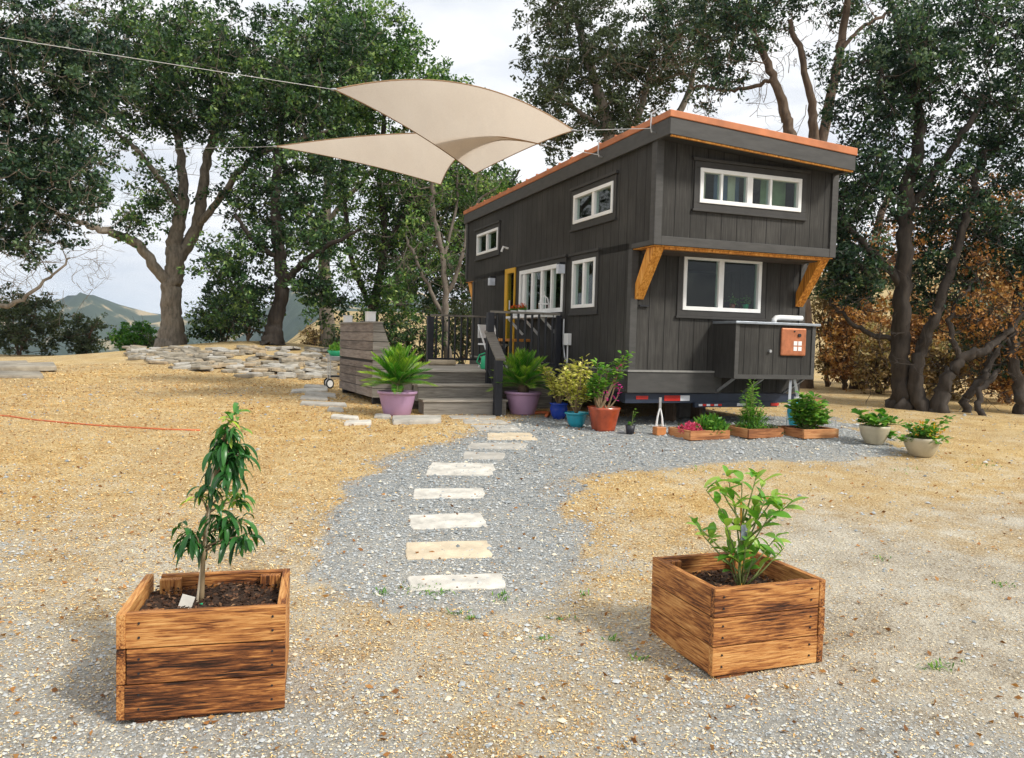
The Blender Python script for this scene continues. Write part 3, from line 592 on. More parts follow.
shrub('bush','dull green low bush touching the foot of the big oak',24.,158,350,24,24,'sage',n=8,rc=.3,lsize=.08)
shrub('bush','dark leafy undergrowth between the two mound oaks',22.5,222,346,60,70,'oak',n=30,rc=.45,lsize=.10,nl=120)
shrub('bush','thin dark sapling thicket left of the leaning oak trunk',22.,248,346,34,60,'oak',n=16,rc=.35,lsize=.09,nl=90)
shrub('bush','twiggy grey shrub on the golden slope right of the mound',30.,312,340,24,34,'dry',n=12,rc=.35,lsize=.1,nl=70)
shrub('bush','low sage shrub on the slope behind the grill cart',28.,335,340,34,30,'sage',n=10,rc=.4,lsize=.1,nl=90)
shrub('bush','dark shrub behind the slatted storage box',18.,375,350,60,60,'oak',n=26,rc=.35,lsize=.08,nl=120)
shrub('bush','leafy shrub behind the deck railing',17.5,420,350,50,60,'oak',n=20,rc=.3,lsize=.07,nl=100)
shrub('bush','scrubby bush behind the rear corner of the deck',22.,462,345,40,66,'sage',n=18,rc=.4,lsize=.09,nl=100,vshift=-.1)
rb=[(845,16.5,46,90,'rust','rusty brown bush right behind the copper vent box'),(880,15.5,50,70,'dry','dry tan bush left of the dark oak trunk'),(915,15.8,44,96,'rust','orange-leaved bush between the dark oak trunks'),
(945,14.6,46,60,'dry','straw-coloured brush behind the leaning trunk'),(975,15.5,50,110,'rust','tall orange bush beyond the crooked limbs'),(1008,14.,48,84,'rust','rusty bush near the right picture edge'),
(1040,14.5,60,130,'dry','dry brush cut by the right picture edge'),(828,17.5,40,120,'dry','pale dry bush squeezed beside the house wall'),(862,19.,60,120,'sage','greenish scrub behind the rusty bush'),(990,20.,90,130,'dry','wide dry thicket on the slope at the right'),(925,21.,80,120,'rust','far rusty thicket behind the dark trunks')]
for px,D,w,h,lf,lab in rb: shrub('dry_bush',lab,D,px,400,w,h,lf,lsize=.085,n=30,nl=75,rc=.36,group='dry bushes on the right slope')

# ------------------------------------------------------------------ HOUSE
HX,HY=LW(0,0)
house=thing('tiny_house','charcoal board-sided tiny house on a trailer with an orange roof edge','house',(HX,HY,Z0),YAW)
W=2.45; d=.484; LU=7.13; LB=6.65; ZE=-1.665; ZD=-1.42
def soff(x): return 1.148-(x+.05)*.0612
def wall(mb,ax,c0,c1,a0,a1,z0,z1,holes,top=None):
    """wall of boxes with real openings; ax 0: runs along x (thickness in y c0..c1)"""
    As=sorted({a0,a1,*[h[0] for h in holes],*[h[1] for h in holes]}); Zs=sorted({z0,z1,*[h[2] for h in holes],*[h[3] for h in holes]})
    for i in range(len(As)-1):
        for j in range(len(Zs)-1):
            am,zm=(As[i]+As[i+1])/2,(Zs[j]+Zs[j+1])/2
            if any(h[0]<am<h[1] and h[2]<zm<h[3] for h in holes): continue
            A,B,z,zz=As[i],As[i+1],Zs[j],Zs[j+1]; t=(j==len(Zs)-2 and top)
            f=(lambda a,c: top(a if ax==0 else c)) if t else (lambda a,c: zz)
            P=(lambda a,c,z_: (a,c,z_)) if ax==0 else (lambda a,c,z_: (c,a,z_))
            b_=[P(A,c0,z),P(B,c0,z),P(B,c1,z),P(A,c1,z)]; tt=[P(A,c0,f(A,c0)),P(B,c0,f(B,c0)),P(B,c1,f(B,c1)),P(A,c1,f(A,c1))]
            if ax==1: b_=b_[::-1]; tt=tt[::-1]
            mb.hexa(b_,tt,.5)
T=.10
hU=(.562,1.909,.52,.867); hL=(.696,1.763,-.658,-.051)
a_=(1.017,2.121,.505,.848); b_w=(1.442,2.098,-.622,-.031); c_w=(5.268,6.402,.466,.81); big=(2.45,4.10,-.66,-.02); dor=(4.36,4.84,-1.46,.08)
mb=MB(); wall(mb,0,0,T,0,W,0.0,1.2,[hU],soff); mb.build('loft_front_wall','sidx',house)
mb=MB(); wall(mb,0,d,d+T,0,W,ZE,-.001,[hL]); mb.build('front_wall','sidx',house)
mb=MB(); wall(mb,0,LU-T,LU,0,W,0.0,1.2,[],soff); wall(mb,0,LB-T,LB,0,W,ZE,-.001,[]); mb.build('rear_wall','sidx',house)
for nm,x0,x1,hs,hs2 in (('side_wall',0.002,T,[a_,c_w],[b_w,big,dor]),('side_wall',W-T,W-.002,[(1.2,2.3,.5,.85),(5.2,6.2,.45,.8)],[(2.6,3.8,-.66,-.05)])):
    mb=MB(); wall(mb,1,x0,x1,T,LU-T,0.0,1.2,hs,soff); wall(mb,1,x0,x1,d+T,LB-T,ZE,-.001,hs2); mb.build(nm,'sidy',house)
mb=MB().box(.1,W-.1,d,LB,-1.5,-1.44).box(.11,W-.11,.1,1.9,-.05,-.01).box(.11,W-.11,5.1,LU-.1,-.05,-.01).box(.11,W-.11,2.25,2.29,-1.44,-.05); mb.build('floor','interior',house)
# underside of loft overhangs
[MB().box(.0,W,*q_,-.012,-.002).build('overhang_soffit','brace',house) for q_ in ((0.,d),(LB,LU))]
# trims
for q_ in (lambda m:m.box(-.022,.07,-.025,-.001,0,soff(0)),lambda m:m.box(W-.07,W+.02,-.025,-.001,0,soff(W)),lambda m:m.box(-.022,-.001,0,.08,.0,soff(0)),lambda m:m.box(.0705,W-.0705,-.022,-.001,0,.10),lambda m:m.box(-.022,-.001,.0805,d,0,.055),
  lambda m:m.box(-.02,.07,d-.02,d-.001,ZD,-.013),lambda m:m.box(W-.07,W+.02,d-.02,d-.001,ZD,-.013),lambda m:m.box(-.02,-.001,d,d+.07,ZD,-.001),lambda m:m.box(-.022,-.001,LU-.09,LU,.056,soff(0)),lambda m:m.box(-.02,-.001,LB-.08,LB,ZD,-.013)):
    q_(MB()).build('trim_board','trim',house,bevel=.004)
mb=MB().box(-.035,1.25,d-.04,d,ZE,ZD-.001).box(-.04,0,d,LB,ZE,ZD-.001); mb.build('skirt_board','trim',house,bevel=.004)
MB().box(-.045,1.22,d-.052,d,ZD,ZD+.022).box(-.05,-.02,d,LB,ZD,ZD+.022).build('skirt_flashing',simple('flashing',(.24,.235,.22),.5),house)
# roof
x0,x1,y0,y1=-.05,2.42,-.333,7.20
def rz(x,z0_,z1_): return z0_+(z1_-z0_)*(x-x0)/(x1-x0)
def slab(mb,xa,xb,ya,yb,bl,br_,tl,tr):
    zb=lambda x: rz(x,bl,br_); zt=lambda x: rz(x,tl,tr)
    mb.hexa([(xa,ya,zb(xa)),(xb,ya,zb(xb)),(xb,yb,zb(xb)),(xa,yb,zb(xa))],[(xa,ya,zt(xa)),(xb,ya,zt(xb)),(xb,yb,zt(xb)),(xa,yb,zt(xa))],.5); return mb
roof=slab(MB(),x0-.012,x1+.012,y0-.012,y1+.012,1.300,1.145,1.372,1.231).build('roof','copperroof',house,bevel=.006)
for k in range(7): pass
mb=MB(); 
for k in range(1,18):
    yy=y0+k*.42; slab(mb,x0,x1,yy,yy+.03,1.372,1.231,1.398,1.257)
mb.build('roof_seam','copperroof',roof)
fb=MB(); slab(fb,x0,x0+.04,y0+.04,y1,1.123,1.120,1.2995,1.297); slab(fb,x1-.04,x1,y0+.04,y1,1.12,.972,1.298,1.1445); slab(fb,x0,x1,y0,y0+.0395,1.123,.972,1.2995,1.1445); slab(fb,x0+.0405,x1-.0405,y1-.04,y1,1.123,.972,1.2995,1.1445)
fb.build('fascia','trim',house,bevel=.004)
slab(MB(),x0+.041,x1-.041,y0+.041,y1-.041,1.149,.999,1.18,1.03).build('eave_soffit','trimd',house)
slab(MB(),x0+.03,x1-.02,y0+.012,y0+.045,1.108,.957,1.1225,.9715).build('eave_strip','brace',house)
# braces
mb=MB()
for bx0,bx1 in ((.03,.15),(2.31,2.43)):
    br=MB(); yb_,yt=d-.02,.03
    br.add([(bx0,yb_,-.40),(bx1,yb_,-.40),(bx1,yb_,-.58),(bx0,yb_,-.58),(bx0,yt+.19,-.013),(bx1,yt+.19,-.013),(bx1,yt,-.013),(bx0,yt,-.013)],[(0,1,2,3),(7,6,5,4),(0,4,5,1),(1,5,6,2),(2,6,7,3),(3,7,4,0)])
    br.build('brace','brace',house,bevel=.005)
    br=MB(); br.add([(bx0,LB,-.40),(bx1,LB,-.40),(bx1,LB,-.58),(bx0,LB,-.58),(bx0,LU-.22,-.013),(bx1,LU-.22,-.013),(bx1,LU-.03,-.013),(bx0,LU-.03,-.013)],[(3,2,1,0),(4,5,6,7),(1,5,4,0),(2,6,5,1),(3,7,6,2),(0,4,7,3)]); br.build('brace','brace',house,bevel=.005)
MB().box(.15,2.31,.02,.09,-.036,-.0125).build('overhang_beam','brace',house)
# windows
def window(ax,face,sgn,a0,a1,z0,z1,divs,crown=True,label=None,fr=.045,trimw=.07,parent=house):
    P=(lambda mb,a,b,c0,c1,z,zz: mb.box(a,b,min(c0,c1),max(c0,c1),z,zz)) if ax==0 else (lambda mb,a,b,c0,c1,z,zz: mb.box(min(c0,c1),max(c0,c1),a,b,z,zz))
    o=face+sgn*.03; i=face-sgn*.05
    mb=MB(); P(mb,a0,a1,o,i,z0,z0+fr);P(mb,a0,a1,o,i,z1-fr,z1);P(mb,a0,a0+fr,o,i,z0+fr,z1-fr);P(mb,a1-fr,a1,o,i,z0+fr,z1-fr)
    for dv,w in divs: P(mb,dv-w/2,dv+w/2,face+sgn*.022,i,z0+fr,z1-fr)
    w=mb.build('window','white',parent,bevel=.003)
    if label: w['label']=label
    mb=MB(); P(mb,a0+fr*.5,a1-fr*.5,face-sgn*.012,face-sgn*.018,z0+fr*.5,z1-fr*.5); mb.build('pane','glass',w)
    tw=trimw; t0=face+sgn*.018
    mb=MB(); P(mb,a0-tw,a1+tw,t0,face,z0-tw,z0-.001);P(mb,a0-tw,a1+tw,t0,face,z1+.001,z1+tw)
    P(mb,a0-tw,a0-.001,t0,face,z0,z1);P(mb,a1+.001,a1+tw,t0,face,z0,z1)
    if crown: P(mb,a0-tw-.035,a1+tw+.035,face+sgn*.042,face,z1+tw+.001,z1+tw+.035)
    P(mb,a0-tw-.02,a1+tw+.02,face+sgn*.035,face,z0-tw-.026,z0-tw-.001)
    mb.build('window_trim','trimd',w,bevel=.003); return w
window(0,0,-1,.542,1.929,.5,.887,[(1.21,.075),(.83,.03),(1.50,.03)])
window(0,d,-1,.676,1.783,-.678,-.031,[(1.205,.07)])
window(1,0.002,-1,.997,2.141,.485,.868,[(1.55,.07)])
window(1,0.002,-1,1.422,2.118,-.642,-.011,[(1.77,.06)])
window(1,0.002,-1,5.248,6.422,.446,.83,[(5.85,.07)])
window(1,0.002,-1,2.42,4.13,-.68,0.0,[(2.85,.05),(3.22,.07),(3.6,.07),(3.95,.09)],fr=.06,label='wide folding window with white frame over the bar shelf')
window(1,W-.002,1,1.18,2.32,.48,.87,[(1.75,.07)],crown=False); window(1,W-.002,1,2.58,3.82,-.68,-.03,[(3.2,.07)],crown=False); window(1,W-.002,1,5.18,6.22,.43,.82,[(5.7,.07)],crown=False)
# door
dm=MB(); dm.box(-.02,.06,4.36,4.40,-1.46,.08).box(-.02,.06,4.72,4.84,-1.46,.08).box(-.02,.06,4.40,4.72,-.0,.08).box(-.02,.06,4.40,4.72,-1.46,-1.2)
dr=dm.build('door','yellow',house,bevel=.004); MB().box(.0,.01,4.40,4.72,-1.20,-.0).build('pane','glass',dr); MB().tube([(-.07,4.43,-.6),(-.07,4.43,-.45)],.012).build('handle','steel',dr)
# wall lamps
for yy in (2.42,5.40,): 
    l=MB().box(-.10,0,yy-.05,yy+.05,-.03,.0); lo=l.build('wall_lamp','black',house,bevel=.004); MB().box(-.11,-.01,yy-.045,yy+.045,-.155,-.0305).build('lamp_glass','frost',lo)
l=MB().tube([(-.0,4.75,.42),(-.09,4.75,.44),(-.12,4.75,.36)],.018); l.build('security_camera','white',house)
# curtains & interior things
mb=MB()
for k in range(7): mb.box(.57+k*.022,.585+k*.022,.14+.012*(k%2),.16+.012*(k%2),.5,.9)
mb.build('curtain','curtain',house); MB().box(.84,1.18,.15,.16,.5,.9).build('blind_or_view','bluecloth',house); MB().box(1.52,1.88,.2,.21,.5,.9).build('blind_or_view','greenview',house)  # right-hand green panel is added, standing in for the view through the house
MB().box(1.02,1.12,.14,.15,.5,.86).build('blind_or_view','curtain',house)
sh=MB().box(-.28,-.035,2.45,4.05,-.76,-.725); bs=sh.build('bar_shelf','white',house,bevel=.004)
for yy in (2.6,3.3,3.95): MB().bar((-.25,yy,-.765),(-.01,yy,-1.0),.03,.03).build('shelf_bracket','white',bs)
lp=MB().lathe([(0,.04),(.035,.02),(.045,0),(.035,-.03),(0,-.045)],(.35,2.62,-.3),14); lo=lp.build('hanging_lamp','bulb',house,smooth=True); MB().tube([(.35,2.62,-.26),(.35,2.62,-.06)],.004,4).build('lamp_cord','black',lo)
for lx,lab in ((1.48,'tiny orange-potted plant behind the lower front window, left one'),(1.68,'tiny green-potted plant behind the lower front window, right one')):
    X,Y=LW(lx,d+.08+.05); t=thing('sill_plant',lab,'potted plant',(X,Y,Z0-.64)); MB().lathe([(0,0),(.03,0),(.038,.07),(.03,.07),(0,.06)],n=14).build('pot','terra' if lx<1.5 else 'green',t,smooth=True)
    C_=np.array([0,0,.1])+rng.normal(size=(60,3))*np.array([.035,.02,.03]); V_,F_=diamonds(C_,rng.normal(size=(60,3)),np.full(60,.035),np.full(60,.018)); npmesh('leaves',V_,F_,rng.random(60),'lime',t)
MB().box(.72,1.74,d+T,d+T+.1,-.665,-.645).build('window_sill','interior',house)
# utility boxes on side wall
MB().box(-.06,0,2.12,2.26,-1.14,-.98).tube([(-.02,2.2,-1.14),(-.02,2.2,-1.4)],.012,6).build('outlet_box','white',house,bevel=.006)
MB().tube([(-.03,2.33,-.78),(-.03,2.33,-1.1),(-.03,2.27,-1.3),(-.03,2.15,-1.42)],.012,6).build('conduit','steel',house)
# small vent slot by the left brace
MB().box(.10,.22,d-.03,d-.0,-.66,-.64).build('door_stop','black',house)
# outside closet (hutch)
hx0,hx1,hy0,hz0,hz1=1.135,2.28,.05,-1.47,-.83
mb=MB(); wall(mb,0,hy0,hy0+.04,hx0,hx1,hz0,hz1,[]); mb.box(hx0,hx0+.04,hy0+.04,d,hz0,hz1); mb.box(hx1-.04,hx1,hy0+.04,d,hz0,hz1); mb.box(hx0+.04,hx1-.04,hy0+.04,d,hz0,hz0+.03)
hut=mb.build('outdoor_closet','sidx',house)
MB().box(hx0-.02,hx1+.05,hy0-.04,d-.001,hz1+.001,hz1+.03).build('closet_lid',simple('lid_metal',(.30,.33,.37),.35,metal=.5),hut,bevel=.004)
MB().box(hx0,hx0+.05,hy0-.012,hy0-.001,hz0,hz1).box(hx1-.05,hx1,hy0-.012,hy0-.001,hz0,hz1).box(hx0+.05,hx1-.05,hy0-.012,hy0-.001,hz0,hz0+.05).build('closet_trim','trim',hut)
cp=MB().box(1.77,2.13,hy0-.03,hy0-.001,-1.19,-.86).build('vent_plate','copper',hut,bevel=.015)
mb=MB()
for i in range(2):
    for j in range(2): mb.box(1.945+i*.065,1.995+i*.065,hy0-.034,hy0-.030,-1.13+j*.065,-1.08+j*.065)
mb.build('vent_slot','white',cp)
mb=MB().tube([(2.02,hy0-.045,-.945),(2.02,hy0-.028,-.945)],.022,14).tube([(1.95,hy0-.038,-.90),(1.95,hy0-.028,-.90)],.01,10); mb.build('vent_hole','black',cp)
MB().tube([(1.62,hy0-.03,-1.14),(1.62,hy0,-1.14)],.018,10).build('closet_knob','steel',hut)
MB().tube([(1.83,.25,hz1+.03),(1.83,.25,-.76),(1.86,.25,-.735),(1.92,.25,-.73),(2.24,.25,-.73)],.032,10).build('exhaust_pipe','white',hut,smooth=True)
for xx in (hx0+.06,1.6,hx1-.08): MB().bar((xx,.12,hz0),(xx,d,hz0-.19),.025,.025).build('closet_strut','steel',hut)
for q_ in (((2.05,.1,hz0),(2.12,-.0,ZE-.40)),((1.99,.1,hz0),(1.90,.0,ZE-.40))): MB().bar(*q_,.03,.03).build('closet_leg','steel',hut)
# trailer
tb=MB().box(-.02,2.47,d+.03,d+.12,-1.79,-1.675).box(.1,.2,d+.12,LB,-1.80,-1.675).box(2.25,2.35,d+.12,LB,-1.80,-1.675).box(.9,2.1,d-.02,d+.028,-1.84,-1.78)
for yy in (2,3.4,4.8,6.2): tb.box(.2,2.25,yy,yy+.08,-1.78,-1.68)
tr=tb.build('trailer_frame','navy',house)
MB().box(.12,.28,d+.024,d+.0295,-1.745,-1.705).box(.5,.72,d+.024,d+.0295,-1.765,-1.70).build('red_reflector','red',tr)
MB().box(.7205,.85,d+.024,d+.0295,-1.765,-1.70).build('white_reflector','silver',tr)
for k in range(6): MB().box(.95+k*.055,1.0+k*.055,d-.026,d-.0205,-1.825,-1.80).build('red_reflector' if k%2 else 'white_reflector','red' if k%2 else 'silver',tr)
for k in range(2): MB().box(1.5+k*.5,1.62+k*.5,d-.026,d-.0205,-1.825,-1.79).build('red_reflector' if k%2 else 'white_reflector','red' if k%2 else 'silver',tr)
for yy in (3.0,3.85):
    for xx in (.12,2.2):
        w=MB().tube([(xx,yy,-1.80),(xx+.03,yy,-1.80),(xx+.17,yy,-1.80),(xx+.2,yy,-1.80)],[.26,.29,.29,.26],24).build('wheel','rubber',tr,smooth=True)
        MB().tube([(xx-.01,yy,-1.80),(xx+.21,yy,-1.80)],.15,18).build('rim','steel',w)
MB().box(.2,2.2,2.98,3.05,-1.84,-1.76).box(.2,2.2,3.83,3.9,-1.84,-1.76).build('axle','black',tr)
# hooks on fascia
for yy in (-.03,1.25): MB().tube([(-.052,yy,1.20),(-.10,yy,1.20),(-.11,yy,1.24),(-.11,yy,1.40),(-.05,yy,1.44)],.009,6).build('roof_hook','steel',house)

# ------------------------------------------------------------------ things under/at the house
def gl(lx,ly): X,Y=LW(lx,ly); return X,Y,float(G(X,Y))
ub=thing('concrete_block','grey concrete block and timber chocks stacked under the trailer','block',gl(1.35,1.3),YAW)
MB().box(-.2,.2,-.1,.1,0,.19).box(-.2,-.02,-.1,.1,.20,.38).build('block','blockg',ub,bevel=.008); MB().box(-.22,.24,-.12,.12,.385,.42).build('timber','cedx',ub)
ub=thing('step_stool','weathered tan wooden step stool in the shade under the trailer','step',gl(1.05,.95),YAW)
MB().box(-.22,.22,-.12,.12,.27,.31).build('tread','barkb',ub,bevel=.005)
for s in (-1,1): MB().box(s*.19-.02,s*.19+.02,-.1,.1,0,.27).build('leg','barkb',ub)
# jack stand
p=GP(650,438); js=thing('jack_stand','chrome stabiliser jack on a small wood block under the house corner','jack',tuple(p),YAW)
js.location=(*LW(.12,-.04),float(G(*LW(.12,-.04)))); top=Z0-1.68-js.location.z
MB().tube([(0,0,.30),(0,0,top)],.016,8).build('pole','steel',js)
for k in range(4):
    t=k*PI/2+.4; MB().tube([(0,0,.32),(.035*math.cos(t),.035*math.sin(t),.2),(.05*math.cos(t),.05*math.sin(t),.10)],.007,5).build('leg','white',js)
MB().box(-.06,.06,-.05,.05,0,.09).build('base_block','amber',js,bevel=.006)
# teal jug & cedar post
X,Y,Z=gl(2.02,.0); jg=thing('water_jug','aqua blue plastic jug behind the rightmost herb bed','jug',(X,Y,Z),YAW)
MB().lathe([(0,0),(.10,0),(.115,.05),(.115,.22),(.08,.28),(.035,.31),(.035,.34),(0,.34)],n=20).build('body','bluejug',jg,smooth=True); MB().lathe([(0,.375),(.042,.375),(.042,.341),(0,.341)],n=14).build('cap','white',jg)
X,Y,Z=gl(2.55,.30); jg=thing('timber_post','short reddish cedar post standing behind the herb beds','post',(X,Y,Z),YAW)
MB().box(-.05,.05,-.05,.05,0,.30).build('shaft','cedz',jg,bevel=.004); MB().box(-.052,.052,-.052,.052,.301,.312).build('cap','cedx',jg)
# ------------------------------------------------------------------ deck
DX,DY=LW(-1.2,2.5); dk=thing('deck','grey composite deck with two steps and a black baluster railing','deck',(DX,DY,0),YAW)
gz=float(G(DX,DY))-.0; zt=1.075; r1,r2=zt-.175,zt-.35
def L2(x,y,z): return (x+1.2,y-2.5,z)
def bx(mb,x0,x1,y0,y1,z0,z1): return mb.box(x0+1.2,x1+1.2,y0-2.5,y1-2.5,z0,z1)
mb=MB()
yy=2.50
while yy<5.0: bx(mb,-2.12,-.06,yy,min(yy+.135,5.02),zt-.028,zt); yy+=.14
pf=mb.build('platform','decklit',dk,bevel=.003)
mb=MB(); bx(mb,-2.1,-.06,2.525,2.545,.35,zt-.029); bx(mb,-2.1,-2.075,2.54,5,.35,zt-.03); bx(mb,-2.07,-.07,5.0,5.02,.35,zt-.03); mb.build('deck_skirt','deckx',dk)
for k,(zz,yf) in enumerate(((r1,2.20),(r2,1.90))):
    mb=MB(); bx(mb,-2.10,-1.0+.03*k,yf,yf+.145,zz-.028,zz); bx(mb,-2.10,-1.0+.03*k,yf+.149,yf+.31,zz-.028,zz); mb.build('tread','decklit',dk,bevel=.003); mb=MB(); bx(mb,-2.08,-1.02+.03*k,yf+.02,yf+.045,zz-.20,zz-.029); bx(mb,-2.08,-2.05,yf+.045,yf+.3,zz-.22,zz-.029); bx(mb,-1.05,-1.02,yf+.045,yf+.3,zz-.22,zz-.029); mb.build('riser','deckx',dk)
def post(x,y,z0,z1,w=.09,m='blackp'):
    mb=MB(); bx(mb,x-w/2,x+w/2,y-w/2,y+w/2,z0,z1); return mb.build('post',m,dk,bevel=.004)
zr=1.86
post(-1.04,2.50,.45,zr); post(-.06,2.46,.45,zr-.01,.08); post(-1.22,5.05,.5,zr-.01,.10); post(-.1,5.05,.5,zr-.01)
def rail(x0,y0,x1,y1,zt_,zb):
    MB().bar(L2(x0,y0,zt_),L2(x1,y1,zt_),.06,.03).build('handrail','deckx',dk,bevel=.003)
    MB().bar(L2(x0,y0,zb),L2(x1,y1,zb),.035,.035).build('bottom_rail','blackp',dk)
    n=max(2,int(math.hypot(x1-x0,y1-y0)/.10))
    for k in range(1,n):
        t=k/n; x,y=x0+(x1-x0)*t,y0+(y1-y0)*t; MB().tube([L2(x,y,zb),L2(x,y,zt_)],.017,6).build('baluster','black',dk)
rail(-1.04,2.50,-.04,2.46,zr+.012,zt+.1); rail(-1.22,5.05,-.05,5.05,zr+.012,zt+.08)
nw=post(-1.13,1.86,.5,1.24,.095); 
MB().bar(L2(-1.12,1.80,1.245),L2(-1.05,2.50,1.60),.13,.03).build('stair_handrail','deckx',dk,bevel=.003)
MB().bar(L2(-1.12,1.9,.80),L2(-1.05,2.5,1.12),.035,.035).build('bottom_rail','blackp',dk)
for k in range(1,6):
    t=k/6; MB().tube([L2(-1.12+.07*t,1.9+.6*t,.80+.32*t),L2(-1.12+.07*t,1.9+.6*t,1.28+.31*t)],.017,6).build('baluster','black',dk)
# things on deck
def onl(lx,ly): X,Y=LW(lx,ly); return (X,Y,zt)
bn=thing('bar_stool','long bench stool with oiled orange top at the folding window','stool',onl(-.50,3.25),YAW)
MB().box(-.16,.16,-.5,.5,.40,.44).build('seat','brace',bn,bevel=.005)
for sx in (-1,1):
    for sy in (-1,1): MB().box(sx*.13-.02,sx*.13+.02,sy*.45-.02,sy*.45+.02,0,.40).build('leg','black',bn)
cw=thing('folding_chair','white folding chair on the deck near the railing post','chair',onl(-.62,3.6),YAW+.4); cw.scale=(.8,.8,.8)
MB().box(-.2,.2,-.2,.2,.42,.45).build('seat','white',cw,bevel=.004); MB().box(-.2,.2,.19,.21,.55,.80).build('backrest','white',cw,bevel=.004)
for sx in (-1,1): MB().bar((sx*.19,-.2,0),(sx*.19,.21,.80),.025,.025).build('leg','white',cw); MB().bar((sx*.165,.2,0),(sx*.165,-.18,.42),.025,.025).build('leg','white',cw)
def leafball(parent,c,r,n,mat,ls,name='leaves',zs=.7,vv=(.2,.9),wd=.5,up=.3):
    c=np.array(c); q=unit(rng.normal(size=(n,3)))*(rng.random(n)**.5)[:,None]; q[:,2]=np.abs(q[:,2])*1.
    C=c+q*np.array([r,r,r*zs*1.5]); D=q+rng.normal(size=(n,3))*.5+np.array([0,0,up]); L=rng.uniform(.6,1.3,n)*ls
    V,F=diamonds(C,D,L,L*wd*rng.uniform(.8,1.2,n)); return npmesh(name,V,F,rng.uniform(*vv,n),mat,parent)
for k,(lx,ly,fl,lab) in enumerate(((-.18,3.9,'redfl','white pot of red flowers on the bar shelf beside the yellow door'),(-.18,3.55,'redfl','white pot of red flowers in the middle of the bar shelf'))):
    X,Y=LW(lx,ly); fp=thing('flower_pot',lab,'flower pot',(X,Y,Z0-.724)); MB().lathe([(0,0),(.045,0),(.06,.09),(.055,.09),(.05,.08),(0,.08)],n=18).build('pot','white',fp,smooth=True)
    leafball(fp,(0,0,.09),.07,120,'lime',.035,'leaves'); leafball(fp,(0,0,.12),.075,90,fl,.03,'flowers')
X,Y,_=onl(-.9,3.0); wc=thing('watering_can','small green watering can on the deck behind the railing','watering can',(X,Y,zt),YAW)
MB().lathe([(0,0),(.09,0),(.10,.02),(.09,.17),(.06,.19),(0,.19)],n=18).build('body','green',wc,smooth=True); MB().tube([(.08,0,.05),(.2,0,.2),(.23,0,.22)],[.02,.013,.02],8).build('spout','green',wc); MB().tube([(-.08,0,.04),(-.16,0,.1),(-.12,0,.2),(0,0,.24),(.06,0,.18)],.01,6).build('handle','green',wc)
# wire lantern
X,Y=LW(-.17,2.72); ln=thing('lantern','white wire birdcage lantern on the bar shelf in front of the window','lantern',(X,Y,Z0-.724))
mb=MB()
for k in range(10):
    t=k*PI/5; mb.tube([(.07*math.cos(t),.07*math.sin(t),.01),(.075*math.cos(t),.075*math.sin(t),.16),(.05*math.cos(t),.05*math.sin(t),.24),(0,0,.28)],.004,4)
mb.lathe([(.066,0),(.08,0),(.08,.02),(.066,.02)],n=18).lathe([(.072,.15),(.08,.15),(.08,.165),(.072,.165)],n=18).build('cage','white',ln); MB().tube([(0,0,.28),(0,.02,.31),(0,0,.33),(0,-.02,.31),(0,0,.285)],.005,5).build('ring','white',ln)
# shoes/mat on deck
X,Y,_=onl(-1.25,4.2); dm=thing('doormat','rolled pale doormat lying on the deck in front of the rear railing','mat',(X,Y,zt),YAW)
MB().tube([(-.2,0,.045),(.22,0,.045)],.045,12).build('roll','slabt',dm,smooth=True)
# slatted storage box (wedge)
X,Y,Z=gl(-2.40,3.2); cs=thing('storage_box','tall wedge-shaped box of grey horizontal slats beside the steps','storage box',(X,Y,Z),YAW+.085)
Hc=1.13; Lc=1.95
def prof(z): return (-.1, .02+ (1-z/Hc)*.42)
mb=MB(); nsl=8; hh=Hc/nsl
for k in range(nsl):
    z0,z1=.10+k*(Hc-.10)/nsl,.10+(k+1)*(Hc-.10)/nsl-(.04 if k==3 else .008)
    a=random.random()
    for s0,s1 in (((0,.9),(.905,Lc)) if k<3 else ((0,Lc),)):
        mb.box(-.10,-.078,s0,s1,z0,z1,random.random())
mb.build('slatted_front','chest',cs,bevel=.002)
for yy in (-.022,Lc+.001):
    mb=MB()
    for k in range(nsl):
        z0,z1=.10+k*(Hc-.10)/nsl,.10+(k+1)*(Hc-.10)/nsl-.008
        mb.hexa([(-.10,yy,z0),(prof(z0)[1],yy,z0),(prof(z0)[1],yy+.02,z0),(-.10,yy+.02,z0)],[(-.10,yy,z1),(prof(z1)[1],yy,z1),(prof(z1)[1],yy+.02,z1),(-.10,yy+.02,z1)])
    mb.build('end_panel','deckx',cs)
mb=MB().hexa([(-.077,0,.1),(.40,0,.1),(.40,Lc,.1),(-.077,Lc,.1)],[(-.077,0,Hc-.01),(.0,0,Hc-.01),(.0,Lc,Hc-.01),(-.077,Lc,Hc-.01)]); mb.build('core',simple('dark_core',(.03,.027,.024),.8),cs)
MB().box(-.12,.04,-.03,Lc+.03,Hc-.008,Hc+.015).build('cap_board','deckx',cs,bevel=.003)
[MB().box(-.07,.36,q_,q_+.07,0,.0995).build('foot','black',cs) for q_ in (.05,Lc-.12)]
for yy,lab,hh in ((.40,'small white candle box nearer the front on the slatted storage box',.13),(1.75,'small white candle box at the far end of the slatted storage box',.10)):
    X,Y=LW(-2.43-yy*.085,3.2+yy); wbx=thing('candle_box',lab,'box',(X,Y,Z+Hc+.016),YAW); MB().box(-.06,.06,-.09,.09,0,hh).build('body','white',wbx,bevel=.006); MB().box(-.065,.065,-.095,.095,hh+.001,hh+.012).build('lid','white',wbx)
